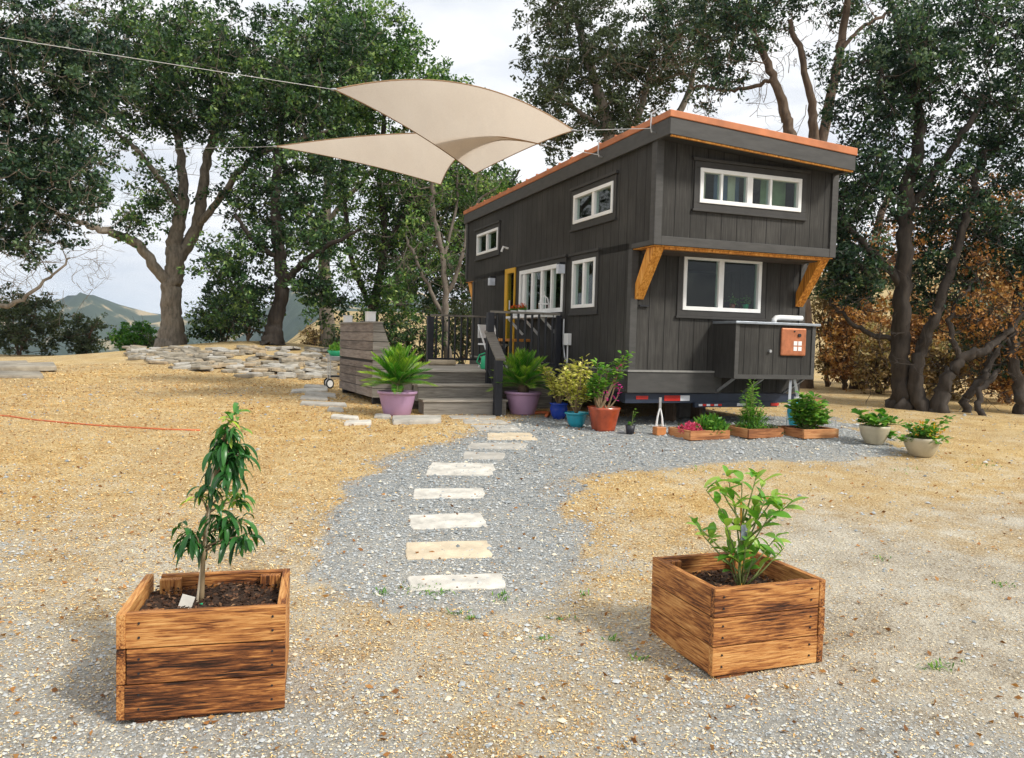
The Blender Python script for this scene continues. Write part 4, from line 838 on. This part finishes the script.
# grill cart
X,Y,Z=GP(336,388); gcx=thing('grill_cart','wheeled metal grill cart with a green bowl on top behind the storage box','cart',(X,Y,Z),YAW)
gcx.scale=(.6,.75,.75); MB().box(-.22,.25,-.2,.2,.62,.72).build('body','steel',gcx,bevel=.006)
for sx in (-.2,.22):
    for sy in (-.18,.18): MB().tube([(sx,sy,.1 if sx<0 else 0),(sx,sy,.62)],.015,6).build('leg','steel',gcx)
for sy in (-.22,.2):
    w=MB().tube([(-.2,sy,.11),(-.2,sy+.03,.11)],.11,20).build('wheel','rubber',gcx); MB().tube([(-.2,sy-.004,.11),(-.2,sy+.034,.11)],.075,18).build('rim','white',w)
MB().box(-.2,.22,-.17,.17,.25,.28).build('shelf','black',gcx)
X2=(X,Y); bw=thing('bowl_planter','lime green bowl of herbs standing on the grill cart','planter',(X2[0],X2[1],Z+.721*.75)); MB().lathe([(0,0),(.1,0),(.16,.09),(.15,.09),(0,.06)],n=20).build('bowl','green',bw,smooth=True); leafball(bw,(0,0,.08),.15,260,'fresh',.05)
# ------------------------------------------------------------------ purple pots with sago palms
def sago(name,label,loc,seed,hpx=1.):
    random.seed(seed); t=thing(name,label,'potted plant',loc,group='sago palms in lilac pots')
    s=1.0; MB().lathe([(0,0),(.155,0),(.165,.012),(.20,.15),(.222,.25),(.225,.262),(.243,.265),(.246,.295),(.225,.298),(.212,.27),(0,.262)],n=36).build('pot','purple',t,smooth=True)
    rg=MB()
    for z,r in ((.13,.199),(.20,.215)): rg.lathe([(r-.003,z-.006),(r+.004,z),(r-.002,z+.006)],n=36)
    MB().lathe([(0,.275),(.213,.272)],n=24).build('soil','soil',t)
    MB().lathe([(0,.27),(.07,.27),(.08,.33),(.06,.38),(0,.39)],n=14).build('trunk','barkb',t,smooth=True)
    sp=[];stem=MB()
    nF=58
    for k in range(nF):
        a=k*2.39996; e=math.radians(88-82*(k/nF)**1.35)+random.uniform(-.08,.08); L=random.uniform(.36,.46)
        dr=np.array([math.cos(a)*math.cos(e),math.sin(a)*math.cos(e),math.sin(e)]); p=np.array([0,0,.36])+dr*.03; pts=[p.copy()]; ds=[dr.copy()]
        for i in range(12):
            p=p+dr*L/12; pts.append(p.copy()); dr=dr+np.array([0,0,-.045]); dr/=np.linalg.norm(dr); ds.append(dr.copy())
        stem.tube(pts[::3],[.006,.005,.004,.003,.002],4)
        side=np.cross(ds[0],[0,0,1.]); side/=max(np.linalg.norm(side),1e-6); val=random.uniform(.25,.75)
        for i in range(2,13):
            for sg in (-1,1):
              for hf in (0,.33,.66):
                up=np.cross(side,ds[i]); dd=ds[i]*.75+side*sg*.6+up*.28; ll=.125*math.sin(PI*(.12+.80*i/13))+.02
                sp.append((pts[i]+(pts[i]-pts[i-1])*(hf-.5),dd,ll,.0085,.12,val-.25+.45*(i/13)+random.uniform(-.15,.2)))
    stem.build('frond_stem','stem',t); V,F,A=bigleaves(sp,2); npmesh('fronds',V,F,A,'palm',t); return t
p=GP(397,415); sago('sago_palm','sago palm in a lilac pot left of the steps',tuple(p),3)
p=GP(522.5,414); sago('sago_palm','sago palm in a lilac pot right of the steps under the railing',tuple(p),5).rotation_euler.z=1.
random.seed(11)
# variegated shrubs etc.
def bush_spec(parent,base,tips,nl,mat,ls,stemmat='twig',wd=.5,spread=.05,name='leaves',vv=(.1,1),r0=.012,droop=.4,lname=None):
    sm=MB(); sp=[]
    for tp in tips:
        tp=np.array(tp,float); b=np.array(base,float); mid=(b+tp)/2+rng.normal(size=3)*.03+np.array([0,0,-.02])
        pts=[b*(1-t)**2+2*mid*t*(1-t)+tp*t*t for t in np.linspace(0,1,6)]; sm.tube(pts,list(np.linspace(r0,.003,6)),5)
        for k in range(nl):
            t=random.uniform(.35,1.02)**.7; q=b*(1-t)**2+2*mid*t*(1-t)+tp*t*t; a=random.uniform(0,2*PI)
            dd=np.array([math.cos(a),math.sin(a),random.uniform(-.1,.8)]); sp.append((q+dd*spread*random.random(),dd,ls*random.uniform(.6,1.2),ls*wd,droop,random.uniform(*vv)))
    sm.build('stem',stemmat,parent); V,F,A=bigleaves(sp,3); return npmesh(name,V,F,A,mat,parent)
def ringtips(n,r,h0,h1,c=(0,0,0)):
    return [(c[0]+r*math.sqrt(random.random())*math.cos(a),c[1]+r*math.sqrt(random.random())*math.sin(a),c[2]+random.uniform(h0,h1)) for a in [random.uniform(0,2*PI) for _ in range(n)]]
p=GP(558.5,419); t=thing('potted_shrub','yellow variegated shrub in the cobalt blue pot','potted plant',tuple(p))
MB().lathe([(0,0),(.07,0),(.10,.06),(.115,.13),(.105,.18),(.118,.19),(.118,.205),(.10,.205),(.095,.18),(0,.18)],n=28).build('pot','cobalt',t,smooth=True); MB().lathe([(0,.186),(.096,.184)],n=20).build('soil','soil',t)
bush_spec(t,(0,0,.18),ringtips(20,.22,.36,.74),30,'varieg',.065,spread=.05)
p=GP(576,427); t=thing('potted_shrub','yellow variegated shrub in the turquoise pot','potted plant',tuple(p))
MB().lathe([(0,0),(.07,0),(.10,.05),(.12,.13),(.122,.15),(.14,.155),(.14,.175),(.118,.175),(.112,.15),(0,.15)],n=28).build('pot','teal',t,smooth=True); MB().lathe([(0,.158),(.113,.155)],n=20).build('soil','soil',t)
bush_spec(t,(0,0,.155),ringtips(20,.22,.34,.82),30,'varieg',.065,spread=.05)
p=GP(603,430.5); t=thing('potted_bougainvillea','flowering shrub with magenta blooms in a square terracotta-red pot','potted plant',tuple(p),YAW)
MB().lathe([(0,0),(.115,0),(.12,.02),(.165,.24),(.172,.27),(.158,.27),(.15,.24),(0,.235)],n=32,sq=.45).build('pot','terra',t,smooth=True); MB().lathe([(0,.245),(.152,.243)],n=20,sq=.4).build('soil','soil',t)
bush_spec(t,(-.05,0,.24),ringtips(7,.12,.45,.80,(-.06,0,0))+[(.22,-.02,.85),(.28,-.02,.88),(.15,0,.75),(.05,0,.7)],36,'lime',.075,spread=.05,vv=(.4,1))
bush_spec(t,(.04,0,.24),[(.16,-.03,.76),(.18,-.05,.5),(.02,-.03,.45)],16,'magenta',.045,spread=.04,name='flowers')
p=GP(630,434); t=thing('seedling_pot','tiny seedling in a small black nursery pot','potted plant',tuple(p))
MB().lathe([(0,0),(.042,0),(.055,.10),(.05,.10),(0,.09)],n=20).build('pot','blackp',t,smooth=True)
bush_spec(t,(0,0,.09),[(.03,0,.26),(.02,0,.12)],7,'lime',.05,'stem',.7,.02,r0=.006)
# cedar herb beds
def bed(label,lx,ly,w,dp,rz):
    X,Y=LW(lx,ly); t=thing('raised_bed',label,'raised bed',(X,Y,float(G(X,Y))-.01),rz,group='low cedar herb beds in front of the house'); h=.10
    MB().box(-w/2,w/2,-dp/2,-dp/2+.025,0,h).build('front_board','cedx',t,bevel=.002); MB().box(-w/2,w/2,dp/2-.025,dp/2,0,h).build('back_board','cedx',t,bevel=.002)
    for s in (-1,1): MB().box(s*w/2-(.025 if s>0 else 0),s*w/2+(0 if s>0 else .025),-dp/2+.0255,dp/2-.0255,0,h).build('side_board','cedy',t,bevel=.002)
    MB().box(-w/2+.026,w/2-.026,-dp/2+.026,dp/2-.026,0,h*.8).build('soil','soil',t); return t
t=bed('low cedar bed of pink flowers and green herbs nearest the jack',.50,-.24,.52,.42,YAW+.05)
leafball(t,(-.14,-.05,.06),.16,420,'pink',.035,'pink_flowers',.5); leafball(t,(.13,-.03,.06),.22,760,'lime',.07,'herbs',.6,wd=.35); leafball(t,(-.12,.12,.06),.1,120,'sage',.05,'herbs',.6)
t=bed('low cedar bed with a tall feathery herb in the middle of the row',1.16,-.30,.50,.45,YAW+.1)
leafball(t,(.0,.0,.06),.2,520,'lime',.07,'herbs',.9,wd=.2); bush_spec(t,(0,.03,.06),ringtips(12,.14,.25,.62,(-.02,0,0)),44,'fresh',.055,'stem',.25,.04,name='tall_herb'); leafball(t,(.2,-.12,.02),.12,200,'sage',.05,'trailing_herb',.6)
t=bed('low cedar bed of bushy basil at the right end of the row',1.78,-.48,.50,.42,YAW+.05)
bush_spec(t,(-.02,.03,.06),ringtips(28,.24,.18,.46),30,'lime',.085,'stem',.55,.04,name='herbs',vv=(.3,1))
# beige pots
p=GP(874,444); t=thing('potted_plant','squash plant spilling over a beige pot nearer the house','potted plant',tuple(p))
BP=[(0,0),(.085,0),(.095,.01),(.135,.09),(.155,.17),(.158,.2),(.145,.2),(.14,.17),(0,.165)]
MB().lathe(BP,n=30).build('pot','beige',t,smooth=True); MB().lathe([(0,.175),(.142,.173)],n=20).build('soil','soil',t)
bush_spec(t,(0,0,.17),ringtips(9,.2,.24,.34)+[(.25,-.05,.22),(.22,0,.12),(.2,-.06,.05)],11,'lime',.10,'stem',.75,.03,vv=(.3,1))
p=GP(921,456); t=thing('potted_plant','orange-flowered nasturtium in the rightmost beige pot','potted plant',tuple(p))
MB().lathe([(r*1.12,z*.95) for r,z in BP],n=30).build('pot','beige',t,smooth=True); MB().lathe([(0,.168),(.155,.166)],n=20).build('soil','soil',t)
bush_spec(t,(0,0,.16),ringtips(14,.22,.18,.34)+[(.26,.0,.4),(.22,-.05,.16),(-.22,-.05,.16),(.1,-.2,.15)],18,'lime',.06,'stem',.8,.05,vv=(.2,1)); leafball(t,(0,-.1,.2),.18,40,'orfl',.035,'flowers')
# ------------------------------------------------------------------ wooden planters
def planter(label,F,ang,w,dp,h,soilz,sideout=-1,tones=(.85,.40,.30)):
    t=thing('wooden_planter',label,'planter',F,ang); k=.032; n=3; ph=h/n
    def planks(x0,x1,y0,y1,ax):
        mb=MB()
        for i in range(n):
            g=.002; j=random.uniform(-.002,.002); z0=.03+i*ph; z1=.03+(i+1)*ph-g*2
            mb.box(x0+(0 if ax else random.uniform(-.004,.004)),x1+(0 if ax else random.uniform(-.004,.004)),y0+j,y1+j,z0,z1,[tones[2-i]+.01,.8,.6][0] if (ax==0 and y0==0) else random.uniform(.45,.9))
        return mb
    planks(0,w,0,k,0).build('front_panel','burnx',t,bevel=.003); planks(k,w-k-.001,dp-k+.0,dp-.001,0).build('back_panel','burnx',t,bevel=.003)
    planks(-k-.001 if sideout<0 else .0,-.001 if sideout<0 else k-.001,0.0 if sideout<0 else k+.001,dp,1).build('side_panel','burny',t,bevel=.003); planks(w-k+.001 if sideout<0 else w+.001,w if sideout<0 else w+k+.001,k+.001 if sideout<0 else 0,dp,1).build('side_panel','burny',t,bevel=.003)
    for x in (k+.003,w-k-.09):
        for y in (k+.006,dp-k-.045): MB().box(x,x+.085,y,y+.036,.03,.03+h-.012).build('corner_post','burnz',t,bevel=.003)
    [MB().box(*q,0,.028).build('foot','burnx',t) for q in ((.03,w*.32,.01,.09),(w*.36,w*.5,.012,.09),(w*.72,w*.93,.01,.09),(.03,w-.03,dp-.1,dp-.02))]
    for xx in (.045,w-.045):
        for i in range(n):
            for dz in (.3,.7):
                z_=.03+(i+dz)*ph; MB().tube([(xx,-.0025,z_),(xx,.004,z_)],.0045,8).build('screw','black',t)
    # soil with relief
    nn=26; xs_=np.linspace(.003,w-.003,nn); ys_=np.linspace(k+.003,dp-k-.003,nn); XX_,YY_=np.meshgrid(xs_,ys_); ZZ_=soilz+.018*rng.random(XX_.shape)+.015*np.sin(XX_*14)*np.sin(YY_*11)
    ii=np.arange(nn*nn).reshape(nn,nn); F_=np.stack([ii[:-1,:-1],ii[:-1,1:],ii[1:,1:],ii[1:,:-1]],-1).reshape(-1,4)
    sl_=npmesh('soil',np.stack([XX_,YY_,ZZ_],-1).reshape(-1,3),F_,np.zeros(len(F_)),'soil',t)
    q=900; C=np.stack([rng.uniform(.02,w-.02,q),rng.uniform(k+.01,dp-k-.01,q),np.full(q,soilz+.028)],1); D=rng.normal(size=(q,3))*np.array([1,1,.3]); L=rng.uniform(.008,.03,q)
    V,F2=diamonds(C,D,L,L*.5); npmesh('bark_mulch',V,F2,rng.random(q)**2*.9,leafmat('mulch',[(0,(.03,.015,.008)),(.6,(.13,.06,.03)),(1,(.35,.2,.1))],.9,0.),sl_)
    MB().add([(x,y,z) for z in (soilz-.02,) for x,y in ((.003,k),(w-.003,k),(w-.003,dp-k),(.003,dp-k))],[(0,1,2,3)]).build('liner','soil',t)
    return t
ps=GP(125.4,726.5); pe=GP(283.7,711); ang=math.atan2(pe[1]-ps[1],pe[0]-ps[0]); w=float(np.hypot(*(pe-ps)[:2]))
P1=planter('square burnt-wood planter at the left with a drooping dark-leaved sapling',(ps[0],ps[1],float(ps[2])-.01),ang,w,.52,.405,.36)
def tolocal(P,o): return np.array(Matrix(((math.cos(o.rotation_euler.z),math.sin(o.rotation_euler.z),0),(-math.sin(o.rotation_euler.z),math.cos(o.rotation_euler.z),0),(0,0,1)))@(Vector(P)-Vector(o.location)))
Dt=float(ps[1])+.33
def at1(u,v,dd=0): return tolocal(PD(u,v,Dt+dd),P1)
stem=[at1(201,612),at1(202,590),at1(203,560),at1(207,520),at1(214,480),at1(222,445),at1(229,420)]
sm=MB().tube(stem,[.011,.010,.009,.008,.007,.005,.003],8)
cl1=[(232,419,10,.9,.8),(236,432,8,.8,.5),(230,430,14,.6,.1),(226,440,14,.45,0),(236,446,14,.5,0),(224,445,12,.4,0),(238,455,12,.4,0),(229,462,14,.45,0),(216,462,12,.35,0),(232,475,14,.4,0),(211,488,12,.4,0),(224,496,10,.95,.3),(200,497,6,.95,.5),(236,500,12,.7,.2),(216,515,14,.4,0),(228,520,14,.5,0),(196,535,14,.45,0),(186,530,9,.45,0),(208,540,12,.4,0),(240,522,10,.5,0),(232,540,10,.35,0),(246,535,9,.4,0),(190,545,7,.4,0)]
sp=[]; 
for (u,v,n_,val,upv) in cl1:
    c=at1(u,v,random.uniform(-.04,.04)); ax=at1(max(200,min(226,207+(500-v)*.2)),min(v+14,575)); sm.tube([ax,(ax+c)/2+np.array([0,0,.01]),c],[.005,.004,.003],5)
    for k in range(int(n_*1.35)):
        a=random.uniform(0,2*PI); z=random.uniform(-1.0,.5)+upv*1.2; L=random.uniform(.075,.13)*(.8 if upv else 1)
        sp.append((c+rng.normal(size=3)*.014,(math.cos(a),math.sin(a)*.8,z),L*.92,L*.20,2.4-upv*1.2,min(1,max(0,val+random.uniform(-.25,.25)))))
sg=sm.build('sapling','twig',P1,smooth=True); sg['label']='young tree with long drooping dark green leaves'
V,F_,A=bigleaves(sp,6); npmesh('leaves',V,F_,A,'mango',sg,smooth=True)
st=MB().tube([at1(196.5,612),at1(203,560),at1(214,470),at1(217,440)],.008,6); st.build('stake','slabt',P1)
a=at1(183,612,-.10); MB().bar(a,a+np.array([.022,.0,.065]),.05,.003,(0,1,0)).build('plant_tag','tag',P1); a=at1(199,603,0); MB().tube([a+np.array([-.012,-.014,0]),a+np.array([.014,-.014,0]),a+np.array([.014,.014,.002])],.004,5).build('plant_tie','green',P1)
pf_=GP(712,681.5); pr=GP(822,663); ang=math.atan2(pr[1]-pf_[1],pr[0]-pf_[0]); w=float(np.hypot(*(pr-pf_)[:2]))
P2=planter('square burnt-wood planter at the right with a leafy young citrus tree',(pf_[0],pf_[1],float(pf_[2])-.01),ang,w-.03,.535,.38,.30,1,(.62,.45,.95))
c2=LW(0,0); ctr=np.array([pf_[0],pf_[1]])+np.array([math.cos(ang),math.sin(ang)])*w*.42+np.array([-math.sin(ang),math.cos(ang)])*.27; Dt2=float(ctr[1])
def at2(u,v,dd=0): return tolocal(PD(u,v,Dt2+dd),P2)
sm=MB().tube([at2(738,600),at2(739,585),at2(740,560),at2(742,530),at2(744,505)],[.010,.009,.008,.006,.004],8); sp=[]
for (u,v,n_) in [(694,522,7),(794,500,7),(700,532,7),(706,490,9),(716,480,9),(728,478,8),(742,482,8),(757,474,9),(763,484,9),(776,496,9),(788,502,9),(752,505,12),(735,505,12),(722,512,8),(770,515,9),(748,528,10),(728,540,12),(738,555,12),(757,545,8),(772,552,9),(784,548,8),(745,568,8),(778,535,7),(765,500,10),(730,565,8)]:
    dd=random.uniform(-.12,.12); n_=int(n_*.72); c=at2(u,v,dd); t0=at2(741,min(592,v+55 if abs(u-741)<25 else v+42)); mid=(c+t0)/2+np.array([0,0,-.01]); sm.tube([t0,mid,c],[.005,.004,.002],5)
    for k in range(n_):
        tt=random.uniform(.62,1.05); q=t0*(1-tt)**2+2*mid*tt*(1-tt)+c*tt*tt; a=random.uniform(0,2*PI); L=random.uniform(.055,.105)
        sp.append((q,(math.cos(a)*.9,math.sin(a)*.9,random.uniform(.0,1.4)),L,L*.44,.5,random.uniform(.35,1)))
sg=sm.build('sapling','stem',P2,smooth=True); sg['label']='young citrus tree with bright upright leaves'
V,F_,A=bigleaves(sp,5); npmesh('leaves',V,F_,A,'fresh',sg,smooth=True)
MB().tube([at2(741,600),at2(741,500)],.005,6).build('stake',simple('orange_stake',(.6,.3,.05),.6),P2)
a=at2(744,540,-.08); MB().bar(a,a+np.array([.0,0,.07]),.035,.003,(0,1,0)).build('plant_tag',simple('silver_tag',(.3,.33,.42),.3,metal=.5,bs=0),P2)
# ------------------------------------------------------------------ stepping stones
def paver(quad,label,mat,th=.03,group='stepping stones of the gravel path',raise_=.0):
    P=[GP(*q) for q in quad]; c=sum(P)/4; t=[]; cz=max(p[2] for p in P)
    pts=[]
    for i in range(4):
        a,b_=P[i],P[(i+1)%4]
        for k in range(6):
            q=a*(1-k/6)+b_*k/6
            if k: q=q+np.array([random.gauss(0,.006),random.gauss(0,.006),0])
            else: q=q*.985+c*.015
            pts.append(q)
    mb=MB(); n=len(pts); vs=[]
    for s,z in ((1.01,-.03),(1.0,th*.6),(.975,th)):
        for p in pts: q=c+(p-c)*s; vs.append((q[0]-c[0],q[1]-c[1],float(G(p[0],p[1]))-c[2]+z+raise_))
    fs=[tuple(2*n+i for i in range(n))]
    for r in range(2):
        for i in range(n): fs.append((r*n+i,r*n+(i+1)%n,(r+1)*n+(i+1)%n,(r+1)*n+i))
    mb.add(vs,fs[::1]); o=mb.build('stepping_stone',mat); o.location=tuple(c); tag(o,label,'stepping stone',group)
Q=[((408,577.6),(502,574.7),(504.8,588.7),(410.5,591.6),'white rectangular stepping stone nearest the camera','slab'),
((406,543.7),(487.4,541.4),(491.8,558.2),(406.7,560.2),'tan mottled stepping stone, second from the camera','slabt'),
((408,516),(480,513.8),(488,526.8),(412.5,529.8),'cream stepping stone with a slanted right end, third from the camera','slab'),
((414.8,489.4),(484,489),(484,498.7),(412.8,499.3),'white stepping stone fourth from the camera','slab'),
((431.7,463),(493.8,464.4),(492.6,476),(425,475.5),'white stepping stone fifth from the camera, right of the others','slab'),
((464,452),(505,453.7),(503,460),(463,459.5),'half-buried grey stepping stone sixth from the camera','slabg'),
((470,443.5),(528,443.5),(523.7,450),(467,448.8),'grey stepping stone seventh from the camera where the path bends','slabg'),
((487.4,433.4),(531,433.4),(538,440.6),(487.4,440),'rightmost stepping stone of the path','slabt'),
((470,425.5),(513.5,425.5),(521.6,431.3),(477,430.8),'grey stepping stone third from the deck steps','slabg'),
((462.7,419.7),(502,420.3),(509,424),(464,424),'grey stepping stone second from the deck steps','slabg'),
((448,416),(496,416),(496,419.2),(451,419.2),'dark stepping stone touching the deck steps','slabg'),
((392,419.7),(441.5,419),(441,423.8),(393,425),'long slate block lying in front of the left lilac pot','slabg')]
for q in Q: paver(q[:4],q[4],q[5],th=.05 if 'slate' in q[4] else .008)
for (x0_,y0_,x1_,y1_,lab) in [(303.5,387,328,388,'farthest flagstone of the side path beside the grill cart'),(290.5,392,328,390.5,'long pale flagstone second from the grill cart'),(304.6,394,336,396.4,'grey flagstone third from the grill cart'),(300,398.5,328,399.5,'flagstone fourth from the grill cart'),(299.5,404,346.8,406,'longest flagstone of the side path beside the storage box'),(327,410,344,411,'short flagstone below the longest one'),(330.5,417.5,358.6,419.5,'white flagstone near the corner of the storage box'),(344,424.5,371.5,423.5,'white flagstone at the near end of the side path'),(374,417,391,418,'grey flagstone tucked by the left lilac pot')]:
    paver(((x0_+2,y0_-1.3),(x1_-1,y1_-1.3),(x1_,y1_+1.5),(x0_,y0_+1.5)),lab,'slab' if 'white' in lab or 'pale' in lab else 'slabg',group='flagstones of the side path')
for k,(x0_,y0_,x1_,y1_,rr,lab) in enumerate([(-30,376,44,377,.0,'lowest grey slab of the pile at the left edge'),(-30,371.5,57,370,.06,'long pale slab on top of the pile at the left edge'),(-40,368,30,367,.03,'rear slab of the pile at the left edge')]):
    paver(((x0_+4,y0_-2.5),(x1_-3,y1_-2.5),(x1_,y1_+2),(x0_,y0_+2)),lab,'stone',th=.06,group='stone slabs at the left edge',raise_=rr)
# mound of flat stones
vars_=[]
for k in range(10):
    n=random.randint(5,8); r=[random.uniform(.75,1.2) for _ in range(n)]; vs=[]
    for s,z in ((1,-.05),(1.02,.015),(.93,.035)):
        for i in range(n): a=2*PI*i/n; vs.append((r[i]*s*math.cos(a)*.27,r[i]*s*math.sin(a)*.2,z))
    fs=[tuple(2*n+i for i in range(n))]
    for q_ in range(2):
        for i in range(n): fs.append((q_*n+i,q_*n+(i+1)%n,(q_+1)*n+(i+1)%n,(q_+1)*n+i))
    me_o=MB().add(vs,fs).build('flat_stone',['stone','slabg','stone','slabt2'][k%4]); vars_.append(me_o)
cnt=0
while cnt<285:
    u=random.uniform(132,338); lo=360 if u<180 else 347; hi=354+ (u-130)*.15+random.uniform(0,6)
    if u>290: lo=356
    v=random.uniform(349,min(hi+2,380)); p=GP(u,v)
    if p[1]>24: continue
    o=vars_[cnt] if cnt<10 else vars_[cnt%10].copy()
    if cnt>=10: COL.objects.link(o)
    o.location=(p[0],p[1],p[2]+random.uniform(.0,.07)); o.rotation_euler=(random.gauss(.03,.09),random.gauss(0,.09),random.uniform(0,6.28)); s=random.uniform(.45,1.1); o.scale=(s,s*random.uniform(.7,1.1),random.uniform(.5,.9))
    tag(o,'flat grey fieldstone lying on the mound below the two oaks','stone','fieldstones on the oak mound'); cnt+=1
# orange garden hose left, red tube near pots
mb=MB(); pts=[GP(u,v)+np.array([0,0,.02]) for u,v in [(-30,414),(10,417),(30,420),(60,423),(95,426),(130,428),(165,430),(200,431)]]
tag(mb.tube([p_-np.array([0,0,.013]) for p_ in pts],.010,6).build('garden_hose','orange',smooth=True),'thin orange hose lying across the straw at the left','hose')
pts=[GP(u,v)+np.array([0,0,.025]) for u,v in [(532,415),(540,414),(549,415),(546,418)]]
tag(MB().tube(pts,.022,8).build('red_tube','orange',smooth=True),'short red-orange tube on the ground between lilac and blue pots','tube')
p=GP(360,411); 
# ------------------------------------------------------------------ shade sails
def sail(label,A,B,C,eAB,eBC,eCA,ropes):
    """A,B,C 3-D corners; e.. mid control points of bowed edges"""
    t=thing('shade_sail',label,'shade sail',tuple(A),group='triangular shade sails')
    A,B,C=[np.array(x,float) for x in (A,B,C)]; o=A.copy()
    bz=lambda p,m,q,s: p*(1-s)**2+2*m*s*(1-s)+q*s*s
    n=24; vs=[];fs=[]; idx={}
    for i in range(n+1):
        for j in range(n+1-i):
            u,v=i/n,j/n; w_=1-u-v   # A:w B:u C:v
            P=w_*A+u*B+v*C
            def dev(p,m,q,a,b):   # edge deviation transferred inward
                s=b/(a+b) if a+b>1e-6 else 0; return (bz(p,m,q,s)-(p*(1-s)+q*s))*(a+b)**2*1.0
            P=P+dev(A,eAB,B,w_,u)+dev(B,eBC,C,u,v)+dev(C,eCA,A,v,w_)
            idx[i,j]=len(vs); vs.append(P-o)
    for i in range(n):
        for j in range(n-i):
            fs.append((idx[i,j],idx[i+1,j],idx[i,j+1]))
            if j<n-i-1: fs.append((idx[i+1,j],idx[i+1,j+1],idx[i,j+1]))
    MB().add(vs,fs,.5).build('cloth','sail',t,smooth=True)
    mb=MB()
    for p,m_,q in ((A,eAB,B),(B,eBC,C),(C,eCA,A)): mb.tube([bz(p,m_,q,s)-o for s in np.linspace(0,1,20)],.008,5)
    mb.build('hem','sailhem',t)
    for P in (A,B): MB().lathe([(.02,-.006),(.035,-.006),(.035,.006),(.02,.006),(.02,-.006)],tuple(P-o),12).build('corner_ring','steel',t)
    for a,b_ in ropes: MB().tube([np.array(a)-o,np.array(b_)-o],.0035,5).build('rope','rope',t)
hk1=(*LW(-.11,-.03),Z0+1.24); hk2=(*LW(-.11,1.25),Z0+1.22)
A=PD(334,89.5,9.2);B=PD(574,130.5,9.35);C=PD(475,173.5,12.6)
def ctrl(p,q,mpt): return 2*np.array(mpt)-.5*(np.array(p)+np.array(q))
sail('upper cream triangular shade sail stretched from the orange roof edge',A,B,C,ctrl(A,B,PD(462,83.5,9.6)),ctrl(B,C,PD(530,147,11.)),ctrl(C,A,PD(413,131,11.)),[(B,hk1),(A,PD(-60,28,8.2))])
A=PD(275,146.5,12.5);B=PD(543,145,10.6);C=PD(441,184.5,13.4)
sail('lower cream shade sail with its pointed left tip below the other',A,B,C,ctrl(A,B,PD(425,133,11.6)),ctrl(B,C,PD(474,146,11.7)),ctrl(C,A,PD(360,163,13.2)),[(B,hk2),(A,PD(90,151,14.5))])
me=bpy.data.meshes.new('haze'); hb=MB().box(-3600,3600,-130,4600,-75,150); me.from_pydata(hb.v,[],hb.f); ho=bpy.data.objects.new('haze',me); COL.objects.link(ho)
hm=bpy.data.materials.new('haze'); hm.use_nodes=True; ht=hm.node_tree
for n_ in list(ht.nodes): ht.nodes.remove(n_)
pv=ht.nodes.new('ShaderNodeVolumePrincipled'); pv.inputs['Color'].default_value=(.68,.82,1,1); pv.inputs['Density'].default_value=.00021; oo=ht.nodes.new('ShaderNodeOutputMaterial'); ht.links.new(pv.outputs[0],oo.inputs['Volume'])
me.materials.append(hm); tag(ho,'thin bluish air softening the far hills','haze',kind='stuff')
# ------------------------------------------------------------------ render settings
S.render.resolution_x=1024; S.render.resolution_y=758
S.cycles.max_bounces=6; S.cycles.transparent_max_bounces=8; S.cycles.diffuse_bounces=3
